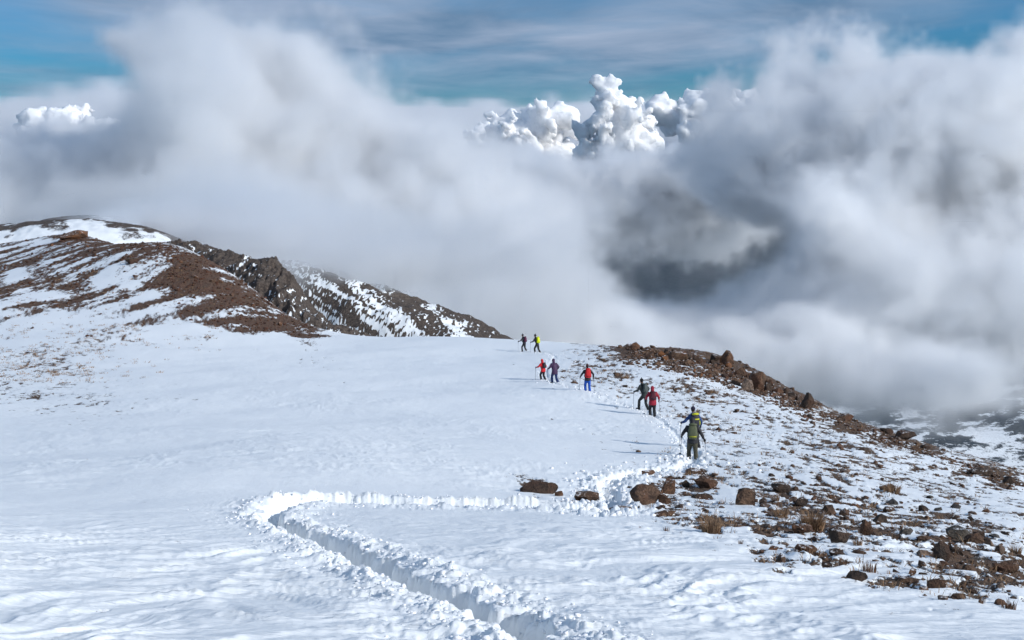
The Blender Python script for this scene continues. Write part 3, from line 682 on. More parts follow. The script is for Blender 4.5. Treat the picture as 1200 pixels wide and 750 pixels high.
# ------------------------------------------------------------------ lumps of trodden snow along the track
def clods():
    rs = np.random.RandomState(31); P = []; S = []
    arc = np.r_[0, np.cumsum(np.linalg.norm(np.diff(TRENCH, axis=0), axis=1))]
    n = 6000; s = rs.rand(n)*arc[-1]; x = np.interp(s, arc, TRENCH[:, 0]); y = np.interp(s, arc, TRENCH[:, 1])
    tx = np.gradient(TRENCH[:, 0], arc); ty = np.gradient(TRENCH[:, 1], arc); ax = np.interp(s, arc, tx); ay = np.interp(s, arc, ty)
    d = np.where(rs.rand(n) < .07, rs.uniform(-.2, .2, n), (.30+np.abs(rs.normal(size=n))*.36)*np.sign(rs.rand(n)-.47))
    x2 = x-ay*d; y2 = y+ax*d; keep = (y2 > 7) & ((s < TURN+.7) | (rs.rand(n) < .75))
    x2, y2, d = x2[keep], y2[keep], d[keep]
    sz = .012+.075*rs.rand(len(x2))**5
    P.append(np.stack([x2, y2, surface(x2, y2)+sz*.02], 1)); S.append(sz)
    arc = np.r_[0, np.cumsum(np.linalg.norm(np.diff(TRACK, axis=0), axis=1))]
    n = 3000; s = arc[-1]*rs.rand(n)**1.7; x = np.interp(s, arc, TRACK[:, 0]); y = np.interp(s, arc, TRACK[:, 1])
    sp = np.where(y < 50, .75, .40); x2 = x+rs.normal(size=n)*sp; y2 = y+rs.normal(size=n)*sp*1.3
    sz = (.035+.17*rs.rand(n)**4)*np.where(y < 50, 1, .8)
    P.append(np.stack([x2, y2, surface(x2, y2)+sz*.12], 1)); S.append(sz)
    o = scatter('snow_clods', np.concatenate(P), np.concatenate(S), M_CLOD, rs, 1, nvar=20, flat=(.35, .8)); me = o.data
    tag(o, 'white clods of trodden snow thrown out along the trench and track', 'snow clods')
clods()

# ------------------------------------------------------------------ dry grass and shrubs
def blades(rs, n, rad, hgt, wid, lean=.5, seg=2):
    V = []; Fc = []
    for i in range(n):
        a = rs.uniform(0, 6.28); r = rad*math.sqrt(rs.rand())*.55; bx, by = r*math.cos(a), r*math.sin(a)
        h = hgt*rs.uniform(.45, 1.1); la = a+rs.normal()*.6; ll = h*lean*rs.uniform(.2, 1.3); q = rs.uniform(0, 6.28); wx, wy = math.cos(q)*wid/2, math.sin(q)*wid/2
        k = len(V); m = (bx+math.cos(la)*ll*.35, by+math.sin(la)*ll*.35, h*.55); t = (bx+math.cos(la)*ll, by+math.sin(la)*ll, h*rs.uniform(.8, 1))
        V += [(bx-wx, by-wy, -.03), (bx+wx, by+wy, -.03), (m[0]+wx*.8, m[1]+wy*.8, m[2]), (m[0]-wx*.8, m[1]-wy*.8, m[2]), t]
        Fc += [(k, k+1, k+2, k+3), (k+3, k+2, k+4)]
    return V, Fc
def shrub(px, pb, w, h, n, label, seed, mat=M_GRASS, name='dry_grass_tussock', cat='shrub', lean=.6):
    x, y, z, ok = lattice_hits([(px, pb)]); x, y, z = x[0], y[0], z[0]; mpp = math.hypot(y, z-EYE)/FPX
    rs = np.random.RandomState(seed); W = w*mpp; H = h*mpp
    root = empty(name, (x, y, z), rs.uniform(0, 6)); tag(root, label, cat)
    V, Fc = blades(rs, n, W/2, H, max(.008, W*.016), lean); me = bpy.data.meshes.new('stems'); me.from_pydata(V, [], Fc); link('stems', me, mat, root)
    V, Fc = blades(rs, n//3, W/2*.9, H*.7, max(.012, W*.02), lean*.8); me = bpy.data.meshes.new('dead_twigs'); me.from_pydata(V, [], Fc); link('dead_twigs', me, M_TWIG, root)
for a in [(952,620,42,26,420,'big tan dry shrub in the middle of the rock band',1),(833,626,36,20,330,'tan dry tussock spilling down a bank left of the big shrub',2),
          (915,604,26,16,180,'dry brown shrub in a shaded snow hollow left of the big shrub',3),(1190,648,22,14,140,'dry brown shrub at the right edge of the picture',4),
          (866,505,0,0,0,'',5),(908,582,18,10,120,'orange-brown tussock beside the blocky upright boulder',6),(1005,640,18,10,90,'thin dry tussock right of the rounded dark boulder',7),
          (733,443,15,5,90,'round brown tussock on the slope under the skyline left of the outcrop',8),(837,461,20,6,110,'flat brown tussock in snow below the outcrop',9),
          (1045,575,34,12,160,'wide sparse tan tussock on the open slope right of the hikers',10)]:
    if a[2]: shrub(*a[:6], 700+a[6])
# dark upright twigs poking through the smooth snow edge
for k, (px, pb, w, h, n, lab) in enumerate([(750,624,6,5,12,'small dark twigs alone in smooth snow below the boulders, left pair'),(781,625,14,6,26,'small dark twigs alone in smooth snow below the boulders, right pair'),
          (843,634,24,6,40,'row of dark twigs in snow below the tan tussock'),(868,640,10,8,18,'leaning dark twigs right of the twig row'),
          (1018,671,34,14,80,'patch of upright dark twigs above the flat triangular rock'),(988,668,16,10,36,'dark twigs left of the upright twig patch'),
          (1182,716,30,12,70,'dark twigs in snow at the bottom right corner'),(1150,712,16,8,30,'thin dark twigs beside the lowest right stones')]):
    shrub(px, pb, w, h, n, lab, 760+k, M_TWIG, 'twig_clump', 'twigs', .25)
def grass():
    rs = np.random.RandomState(41); V = []; Fc = []
    for zone, n, s0 in [(box_zone(-40, 260, 380, 450), 1500, 1.0), (box_zone(640, 1200, 405, 560), 1600, 1.0), (box_zone(760, 1200, 560, 715), 330, .6), (box_zone(-40, 260, 300, 380), 500, 1.0)]:
        q = np.array([zone(rs) for _ in range(n*3)]); b, _ = bare_field(q[:, 0], q[:, 1]); q = q[rs.rand(len(q)) < b][:n]
        x, y, z, ok = lattice_hits(q); _, mk, _, _ = surface(x, y, True); D, _, _ = near_path(x, y, TRENCH, 2.6)
        ok &= (mk > -.22) & (D > 1.2)
        for i in np.nonzero(ok)[0]:
            h = rs.uniform(.06, .16)*(1 if y[i] < 60 else 1.35)
            v, f = blades(rs, 9, .26*(1 if y[i] < 60 else 1.8), h, .007+.00022*y[i], 1.3); k = len(V)
            V += [(a+x[i], b_+y[i], c+z[i]) for a, b_, c in v]; Fc += [tuple(j+k for j in t) for t in f]
    me = bpy.data.meshes.new('dry_grass'); me.from_pydata(V, [], Fc); tag(link('dry_grass', me, M_GRASS), 'sparse dry grass poking through the snow', 'grass', kind='stuff')
grass()
print('plants', time.time()-T0)
# ------------------------------------------------------------------ hikers
# local frame: x right, y forward (walking direction), z up; metres
def _ring_tube(V, Fc, pts, rad, n=10, side=None):
    """loft of rings along pts; rad entries are r or (r_side, r_other)"""
    pts = [Vector(p) for p in pts]; k0 = len(V); ref = Vector(side) if side else None
    for i, p in enumerate(pts):
        t = (pts[min(i+1, len(pts)-1)]-pts[max(i-1, 0)]).normalized()
        s = ref if ref is not None else (Vector((1, 0, 0)) if abs(t.x) < .9 else Vector((0, 1, 0)))
        a = (s - t*s.dot(t)).normalized(); b = t.cross(a)
        ra, rb = rad[i] if isinstance(rad[i], tuple) else (rad[i], rad[i])
        for j in range(n):
            q = 2*math.pi*j/n; V.append(tuple(p + a*(ra*math.cos(q)) + b*(rb*math.sin(q))))
    for i in range(len(pts)-1):
        for j in range(n):
            Fc.append((k0+i*n+j, k0+i*n+(j+1) % n, k0+(i+1)*n+(j+1) % n, k0+(i+1)*n+j))
    Fc.append(tuple(k0+j for j in range(n))[::-1]); Fc.append(tuple(k0+(len(pts)-1)*n+j for j in range(n)))
def blob(V, Fc, c, r, n=12, m=7, taper=0):
    pts = []; rad = []
    for i in range(m+1):
        a = math.pi*(i/m) ; z = -math.cos(a); w = max(.12, math.sin(a))
        pts.append((c[0], c[1], c[2]+r[2]*z)); rad.append((r[0]*w*(1+taper*z), r[1]*w*(1+taper*z)))
    _ring_tube(V, Fc, pts, rad, n, side=(1, 0, 0))
def fuse(name, V, Fc, vox, parent, mat, folds=.0, seed=0, smooth=4):
    """join the lofts into ONE continuous skin"""
    me = bpy.data.meshes.new(name+'_src'); me.from_pydata(V, [], Fc); o = bpy.data.objects.new(name+'_src', me); C.objects.link(o)
    bm = bmesh.new(); bm.from_mesh(me); bmesh.ops.recalc_face_normals(bm, faces=bm.faces); bm.to_mesh(me); bm.free()
    r = o.modifiers.new('r', 'REMESH'); r.mode = 'VOXEL'; r.voxel_size = vox
    s = o.modifiers.new('s', 'SMOOTH'); s.iterations = smooth; s.factor = .5
    dg = bpy.context.evaluated_depsgraph_get(); m2 = bpy.data.meshes.new_from_object(o.evaluated_get(dg)); m2.name = name
    bpy.data.objects.remove(o); bpy.data.meshes.remove(me)
    if folds:
        co = np.empty(len(m2.vertices)*3); m2.vertices.foreach_get('co', co); co = co.reshape(-1, 3)
        nn = np.empty(len(m2.vertices)*3); m2.vertex_normals.foreach_get('vector', nn); nn = nn.reshape(-1, 3)
        d = perlin(co[:, 0]*7+co[:, 1]*6+seed, co[:, 2]*15, seed)+.5*perlin(co[:, 0]*17-co[:, 1]*16, co[:, 2]*22+seed, seed+3)
        co = co+nn*(d*folds)[:, None]; m2.vertices.foreach_set('co', co.ravel())
    m2.polygons.foreach_set('use_smooth', np.ones(len(m2.polygons), bool)); m2.materials.clear()
    return link(name, m2, mat, parent)
def solid(name, V, Fc, mat, parent, smooth=True):
    me = bpy.data.meshes.new(name); me.from_pydata([tuple(v) for v in V], [], Fc)
    bm = bmesh.new(); bm.from_mesh(me); bmesh.ops.recalc_face_normals(bm, faces=bm.faces); bm.to_mesh(me); bm.free()
    me.polygons.foreach_set('use_smooth', np.full(len(me.polygons), smooth)); return link(name, me, mat, parent)
CM = {}
def cloth(c, rough=.75, key=None):
    k = tuple(c)+(rough,)
    if k not in CM: CM[k] = plain(key or 'cloth', c, rough, .25, 30, .18)
    return CM[k]
SKIN = plain('skin', (.45, .26, .18), .5, 0, 20, .08); BOOT = plain('boot_leather', (.03, .025, .025), .6, .2, 30, .2)
METAL = plain('pole_metal', (.20, .20, .21), .35, 0, 30, .1); METAL.node_tree.nodes['Principled BSDF'].inputs['Metallic'].default_value = .7
GRIP = plain('grip_foam', (.02, .02, .02), .9, 0, 30, .1); DARKV = plain('dark_lens', (.01, .01, .012), .15, 0, 10, .1); HAIR = plain('dark_hair', (.02, .014, .010), .6, .4, 60, .3)
def limb_mid(a, b, L1, L2, bend):
    a, b, bend = Vector(a), Vector(b), Vector(bend); d = b-a; L = min(d.length, (L1+L2)*.985); d.normalize()
    x = (L1*L1-L2*L2+L*L)/(2*L); h = math.sqrt(max(L1*L1-x*x, 0)); s = (bend-d*bend.dot(d)).normalized()
    return a+d*x+s*h
def hiker(label, px, pf, Y, heading, H=1.75, lean=.12, lfoot=(-.12, .18, 0), rfoot=(.13, -.22, 0), lhand=(-.34, .34, 1.02), rhand=(.36, .22, .98),
          jacket=(.03, .03, .035), trousers=(.02, .02, .022), head='beanie', headcol=(.02, .02, .022), pack=None, sunk=.12, head_turn=0, poles=(1, 1), cuff=None, packlabel='', polelabel='', bulk=1.0, seed=1, skirt=.0):
    x, y, z, _ = lattice_hits([(px, pf-1)]); x, y, z = float(x[0]), float(y[0]), float(z[0])
    hz = heading; k = H/1.75
    root = empty('person', (x, y, z-sunk), hz); tag(root, label, 'person', 'hikers walking down the snowy ridge in single file'); root.scale = (k, k, k)
    # skeleton
    hip = Vector((0, 0, .93)); ch = hip+Vector((0, lean*.42/.45*.9, .40)); nk = ch+Vector((0, lean*.32, .17)); hd = nk+Vector((0, .035+lean*.1, .155))
    ft = {-1: Vector(lfoot), 1: Vector(rfoot)}; hn = {-1: Vector(lhand), 1: Vector(rhand)}
    V = []; Fc = []
    _ring_tube(V, Fc, [hip+Vector((0, 0, -.10)), hip, hip+Vector((0, .01, .12)), (hip+ch)/2+Vector((0, 0, .05)), ch, nk+Vector((0, 0, -.03)), nk+Vector((0, .01, .05))],
               [(.12, .09), (.165, .11), (.14, .095), (.155, .105), (.175, .115), (.09, .07), (.055, .06)], 14, (1, 0, 0))
    _ring_tube(V, Fc, [nk+Vector((0, 0, .0)), nk+Vector((0, .02, .07)), hd+Vector((0, .01, -.03))], [.058, .055, .055], 10)
    blob(V, Fc, hd, (.076, .096, .118)); blob(V, Fc, hd+Vector((0, .04, -.06)), (.052, .055, .055))      # skull and jaw
    _ring_tube(V, Fc, [hd+Vector((0, .085, .03)), hd+Vector((0, .112, -.012)), hd+Vector((0, .09, -.03))], [.010, .018, .014], 6)   # nose
    for s in (-1, 1): blob(V, Fc, hd+Vector((s*.078, -.005, -.005)), (.010, .02, .032), 6, 4)                                # ears
    J = {}
    for s in (-1, 1):
        hj = hip+Vector((s*.09, 0, -.05)); an = ft[s]+Vector((0, -.02, .09)); kn = limb_mid(hj, an, .43, .42, (s*.08, 1, 0))
        _ring_tube(V, Fc, [hj, hj.lerp(kn, .35), kn, kn.lerp(an, .35), an], [.088, .075, .052, .056, .036], 10)
        _ring_tube(V, Fc, [an+Vector((0, -.05, -.04)), an+Vector((0, .05, -.05)), an+Vector((0, .16, -.065))], [.04, .042, .03], 8)
        sh = ch+Vector((s*.185, .0, .085)); wr = hn[s]; el = limb_mid(sh, wr, .29, .26, (s*.55, -.8, -.35))
        _ring_tube(V, Fc, [sh-Vector((s*.08, 0, 0)), sh, sh.lerp(el, .4), el, el.lerp(wr, .4), wr], [.055, .058, .047, .038, .037, .026], 10)
        d = (wr-el).normalized(); palm = wr+d*.05; _ring_tube(V, Fc, [wr, palm, palm+d*.035], [(.028, .020), (.040, .020), (.034, .016)], 8)
        J[s] = (hj, kn, an, sh, el, wr, d)
    fuse('body', V, Fc, .016, root, SKIN, 0, 0, 2)
    # jacket: torso and sleeves
    b = bulk; V = []; Fc = []
    _ring_tube(V, Fc, [hip+Vector((0, 0, -.12-skirt)), hip+Vector((0, 0, .0)), hip+Vector((0, .01, .13)), (hip+ch)/2+Vector((0, 0, .05)), ch, ch+Vector((0, lean*.2, .12)), nk+Vector((0, .01, .05))],
               [(.20*b, .145*b), (.195*b, .14*b), (.175*b, .125*b), (.19*b, .14*b), (.215*b, .15*b), (.15, .11), (.075, .08)], 16, (1, 0, 0))
    for s in (-1, 1):
        hj, kn, an, sh, el, wr, d = J[s]
        _ring_tube(V, Fc, [sh-Vector((s*.10, 0, 0)), sh+Vector((0, 0, -.005)), sh.lerp(el, .4), el, el.lerp(wr, .45), wr-d*.01], [.085, .088*b, .073*b, .064*b, .060*b, .045], 10)
    if head == 'hood':
        blob(V, Fc, hd+Vector((0, -.025, .012)), (.112, .122, .142), 12, 8); _ring_tube(V, Fc, [nk+Vector((0, -.02, -.03)), nk+Vector((0, -.015, .08)), hd+Vector((0, -.01, .0))], [.11, .10, .10], 10)
    fuse('jacket', V, Fc, .020, root, cloth(jacket, .6, 'jacket_shell'), .008, seed, 3)
    # trousers
    V = []; Fc = []
    _ring_tube(V, Fc, [hip+Vector((0, 0, -.16)), hip+Vector((0, 0, -.08)), hip+Vector((0, 0, .08))], [(.15, .115), (.178, .125), (.155, .11)], 14, (1, 0, 0))
    for s in (-1, 1):
        hj, kn, an, sh, el, wr, d = J[s]
        _ring_tube(V, Fc, [hj, hj.lerp(kn, .35), kn, kn.lerp(an, .4), an+Vector((0, 0, .05)), an+Vector((0, 0, -.01))], [.115*b, .100*b, .078*b, .082*b, .078*b, .074*b], 12)
    fuse('trousers', V, Fc, .020, root, cloth(trousers, .8, 'trouser_cloth'), .008, seed+9, 3)
    for s in (-1, 1):
        hj, kn, an, sh, el, wr, d = J[s]
        V = []; Fc = []; f = Vector((s*.12, 1, 0)).normalized(); base_ = ft[s]
        _ring_tube(V, Fc, [base_-f*.10+Vector((0, 0, .05)), base_-f*.07+Vector((0, 0, .055)), base_+f*.04+Vector((0, 0, .052)), base_+f*.13+Vector((0, 0, .042)), base_+f*.18+Vector((0, 0, .032))],
                   [(.036, .045), (.045, .052), (.048, .050), (.05, .038), (.034, .024)], 10, (1, 0, 0))
        _ring_tube(V, Fc, [base_-f*.03+Vector((0, 0, .05)), an+Vector((0, 0, .03)), an+Vector((0, 0, .12))], [.052, .058, .064], 10)
        bt = solid('boot', V, Fc, BOOT, root)
        # glove: palm and four curled fingers with a thumb, closed round the pole grip
        V = []; Fc = []; up = Vector((0, 0, 1)); n_ = d.cross(up)
        if n_.length < .2: n_ = Vector((1, 0, 0))
        n_.normalize(); q = n_*(-s); pc = wr+d*.055; upp = q.cross(d).normalized(); upp = upp if upp.z > 0 else -upp
        _ring_tube(V, Fc, [wr-d*.03, wr, wr+d*.05, wr+d*.085], [.043, (.036, .034), (.052, .030), (.046, .026)], 10, tuple(upp))
        for fi, (o_, L) in enumerate(((.036, .92), (.013, 1.0), (-.011, .95), (-.034, .78))):
            r0 = pc+d*.03+upp*o_; m1 = r0+d*.032*L+q*.010; m2 = m1+d*.012*L+q*.030*L; m3 = m2-d*.020*L+q*.016*L
            _ring_tube(V, Fc, [r0, m1, m2, m3], [.0125, .0120, .0115, .0095], 7)
        t0 = wr+d*.03+upp*.035; t1 = t0+upp*.018+q*.022+d*.02; t2 = t1+q*.022+d*.022
        _ring_tube(V, Fc, [t0, t1, t2], [.015, .0135, .011], 7)
        solid('glove', V, Fc, GRIP if not cuff else cloth(cuff), root)
        eye = []; ef = []; blob(eye, ef, hd+Vector((s*.030, .083, .018)), (.014, .010, .009), 8, 4); solid('eye', eye, ef, DARKV, root)
    V = []; Fc = []; blob(V, Fc, hd+Vector((0, -.018, .012)), (.084, .092, .120), 12, 7); _ring_tube(V, Fc, [hd+Vector((0, -.05, -.03)), hd+Vector((0, -.055, -.09))], [(.065, .045), (.05, .03)], 8, (1, 0, 0))
    if head != 'hood': solid('hair', V, Fc, HAIR, root)
    if head == 'beanie':
        V = []; Fc = []
        _ring_tube(V, Fc, [hd+Vector((0, -.02, .018)), hd+Vector((0, -.018, .06)), hd+Vector((0, -.018, .105)), hd+Vector((0, -.018, .135)), hd+Vector((0, -.018, .148))], [(.094, .108), (.094, .106), (.08, .09), (.05, .056), (.012, .014)], 14, (1, 0, 0)); solid('hat', V, Fc, cloth(headcol, .95, 'knit_hat'), root)
        V = []; Fc = []; blob(V, Fc, hd+Vector((0, -.018, .165)), (.03, .03, .03), 8, 5); solid('pompom', V, Fc, cloth(headcol, .95), root)
    if head == 'hood' and cuff: pass
    M = Matrix.Translation(root.location) @ Matrix.Rotation(hz, 4, 'Z') @ Matrix.Scale(k, 4)
    # rucksack: rests on the back, a thing of its own
    if pack:
        col, trim, w, d_, h_, cov = pack
        pk = empty('rucksack', root.location, hz); pk.scale = (k, k, k); tag(pk, packlabel, 'backpack', 'rucksacks worn by the hikers')
        bc = ch+Vector((0, -.145*b-d_/2, -.06+.02)); tl = lean*.9
        V = []; Fc = []; ax = Vector((0, math.sin(tl), math.cos(tl)))
        lv = [-.5, -.46, -.3, 0, .28, .44, .5]; ws = [.72, .92, 1.0, 1.02, .95, .80, .45]
        sq = lambda t: t
        n = 16; k0 = 0
        for l, s_ in zip(lv, ws):
            cc = bc+ax*(l*h_)
            for j in range(n):
                a = 2*math.pi*(j+.5)/n; ca, sa = math.cos(a), math.sin(a); e = .55
                V.append(cc+Vector((w/2*s_*abs(ca)**e*math.copysign(1, ca), d_/2*s_*abs(sa)**e*math.copysign(1, sa), 0)))
        for i in range(len(lv)-1):
            for j in range(n): Fc.append((i*n+j, i*n+(j+1) % n, (i+1)*n+(j+1) % n, (i+1)*n+j))
        Fc.append(tuple(range(n))[::-1]); Fc.append(tuple((len(lv)-1)*n+j for j in range(n)))
        solid('pack_bag', V, Fc, cloth(col, .6, 'pack_cloth'), pk)
        V = []; Fc = []; lc = bc+ax*(h_*.50)
        _ring_tube(V, Fc, [lc-ax*.03, lc, lc+ax*.04, lc+ax*.06], [(w*.46, d_*.5), (w*.5, d_*.56), (w*.44, d_*.48), (w*.2, d_*.2)], 14, (1, 0, 0)); solid('lid', V, Fc, cloth(trim if cov else col, .6), pk)
        for zz in ((-.30,) if not cov else (.12,)):
            V = []; Fc = []; cc = bc+ax*(zz*h_)-Vector((0, d_*.5, 0)); _ring_tube(V, Fc, [cc-Vector((w*.42, -.012, 0)), cc-Vector((0, .016, 0)), cc+Vector((w*.42, .012, 0))], [(.012, .03)]*3, 6, (0, 1, 0)); solid('compression_strap', V, Fc, cloth(trim), pk)
        for s in (-1, 1):
            V = []; Fc = []; cc = bc+Vector((s*w*.52, 0, -h_*.22)); _ring_tube(V, Fc, [cc-ax*.10, cc, cc+ax*.09], [(.03, .06), (.042, .075), (.03, .06)], 10, (1, 0, 0)); solid('side_pocket', V, Fc, cloth(trim if cov else col), pk)
            V = []; Fc = []; sh = J[s][3]; x_ = s*.105
            _ring_tube(V, Fc, [Vector((x_, bc.y+d_/2, ch.z+.10)), Vector((x_, sh.y-.02, sh.z+.085)), Vector((x_, ch.y+.115*b, ch.z+.08)), Vector((x_*1.15, ch.y+.16*b, ch.z-.08)), Vector((s*.18, hip.y+.06, hip.z+.14)), Vector((s*.17, bc.y+d_/2, hip.z+.1))], [(.028, .012)]*6, 6, (1, 0, 0)); solid('shoulder_strap', V, Fc, GRIP, pk)
    # trekking poles: held, things of their own
    for s, on in zip((-1, 1), poles):
        if not on: continue
        hj, kn, an, sh, el, wr, d = J[s]
        n_ = d.cross(Vector((0, 0, 1))).normalized(); g = wr+d*.09+n_*(-s)*.016
        gw = M @ g; tipx, tipy = (M @ (g+Vector((s*.06, -.02 if s < 0 else -.28, 0)))).xy; tip = Vector((tipx, tipy, surf(tipx, tipy)-.05))
        pr = empty('trekking_pole', tip, 0); tag(pr, polelabel % ('left' if s < 0 else 'right'), 'trekking pole', 'trekking poles held by the hikers')
        ax = (gw-tip); top = ax+ax.normalized()*.05; an_ = ax.normalized()
        V = []; Fc = []; _ring_tube(V, Fc, [Vector((0, 0, 0)), ax*.5, ax-an_*.1], [.006, .009, .010], 6); solid('shaft', V, Fc, METAL, pr)
        V = []; Fc = []; _ring_tube(V, Fc, [ax-an_*.13, ax, top, top+an_*.012], [.014, .017, .020, .012], 8); solid('grip', V, Fc, GRIP, pr)
        V = []; Fc = []; _ring_tube(V, Fc, [an_*.09, an_*.10, an_*.112], [.045, .05, .01], 10); solid('basket', V, Fc, GRIP, pr)
    return root
BLK = (.018, .018, .022)
hiker('hiker in a dark olive outfit with a big green pack, nearest of the line', 811, 536, 50, R(-4), 1.74, .20, (-.12, .05, 0), (.15, -.30, .04), (-.40, .30, 1.02), (.46, .12, .95), jacket=(.022, .022, .026), trousers=(.065, .060, .040), head='hood', pack=((.085, .095, .05), (.30, .30, .03), .34, .22, .56, 0), sunk=.16, seed=1, bulk=1.08,
      packlabel='large olive green rucksack with a yellow strap on the nearest hiker', polelabel='trekking pole in the %s hand of the nearest hiker with the olive pack')
hiker('hiker in a navy jacket and blue sides half hidden in front of the olive-pack hiker', 814, 528, 53.5, R(12), 1.80, .22, (-.12, .20, 0), (.13, -.15, 0), (-.46, .34, 1.12), (.36, .30, .95), jacket=(.018, .05, .16), trousers=BLK, head='beanie', headcol=(.03, .025, .045), pack=((.022, .022, .03), (.50, .50, .03), .30, .20, .50, 1), sunk=.12, seed=2,
      packlabel='dark rucksack with a bright yellow top on the hiker in the blue jacket', polelabel='trekking pole in the %s hand of the hiker in the blue jacket')
hiker('hiker in a dark red hooded jacket and black trousers, right one of the middle pair', 764.5, 490, 71, R(5), 1.78, .10, (-.10, .10, 0), (.12, -.05, 0), (-.36, .18, 1.04), (.40, .20, .98), jacket=(.28, .012, .03), trousers=BLK, head='hood', pack=((.075, .012, .022), (.03, .02, .03), .28, .16, .42, 0), seed=3, bulk=1.1, skirt=.05,
      packlabel='small dark maroon rucksack on the hiker in the red hood', polelabel='trekking pole in the %s hand of the hiker in the red hood')
hiker('hiker all in black striding left, left one of the middle pair', 755, 482, 75, R(38), 1.90, .18, (-.10, .34, .06), (.12, -.18, 0), (-.34, .42, 1.08), (.32, .16, 1.0), jacket=(.022, .028, .028), trousers=(.02, .022, .022), head='beanie', headcol=(.015, .015, .016), pack=((.05, .062, .06), (.09, .10, .10), .28, .17, .46, 0), seed=4,
      packlabel='dark grey rucksack on the hiker all in black', polelabel='trekking pole in the %s hand of the hiker all in black')
hiker('hiker walking alone in bright blue trousers and a black jacket', 688.5, 461.5, 81, R(8), 1.86, .10, (-.11, .06, 0), (.12, -.14, 0), (-.40, .26, 1.02), (.38, .10, .98), jacket=(.016, .02, .024), trousers=(.012, .085, .42), head='beanie', headcol=(.05, .018, .02), pack=((.50, .018, .022), (.25, .01, .015), .31, .20, .52, 0), seed=5, cuff=(.02, .02, .02),
      packlabel='bright red rucksack on the hiker in blue trousers', polelabel='trekking pole in the %s hand of the hiker in blue trousers')
hiker('hiker in a plum jacket with the hood up and navy trousers', 650, 449.5, 97, R(30), 1.72, .14, (-.10, .20, 0), (.12, -.22, 0), (-.34, .36, 1.06), (.34, .18, 1.0), jacket=(.050, .022, .062), trousers=(.018, .035, .11), head='hood', pack=None, seed=6, bulk=1.2, skirt=.10, poles=(1, 1), polelabel='trekking pole in the %s hand of the hiker in the plum hood')
hiker('hiker in a bright red hooded jacket beside the plum-hooded one', 636.5, 445.5, 104, R(42), 1.58, .10, (-.10, .14, 0), (.12, -.10, 0), (-.40, .38, 1.12), (.32, .20, 1.0), jacket=(.55, .015, .02), trousers=BLK, head='hood', pack=((.018, .018, .022), (.05, .05, .055), .26, .15, .38, 0), seed=7, bulk=1.12, skirt=.04,
      packlabel='small black rucksack on the hiker in the bright red hood', polelabel='trekking pole in the %s hand of the hiker in the bright red hood')
hiker('hiker in black with a vivid yellow pack near the snow skyline', 629.5, 414, 119, R(55), 1.92, .16, (-.10, .18, 0), (.12, -.26, 0), (-.32, .44, 1.10), (.30, .30, 1.06), jacket=BLK, trousers=(.022, .022, .018), head='beanie', headcol=BLK, pack=((.60, .66, .01), (.45, .5, .02), .30, .22, .52, 0), seed=8,
      packlabel='vivid yellow covered rucksack near the snow skyline', polelabel='trekking pole in the %s hand of the hiker with the yellow pack')
hiker('hiker in black farthest ahead, first of the line, at the snow skyline', 614.5, 412.5, 125, R(60), 1.78, .14, (-.10, .20, 0), (.12, -.18, 0), (-.32, .44, 1.10), (.30, .30, 1.04), jacket=(.02, .018, .026), trousers=BLK, head='beanie', headcol=BLK, pack=((.10, .022, .055), (.06, .02, .04), .28, .20, .48, 0), seed=9,
      packlabel='plum-coloured rucksack on the farthest hiker', polelabel='trekking pole in the %s hand of the farthest hiker')
print('hikers', time.time()-T0)
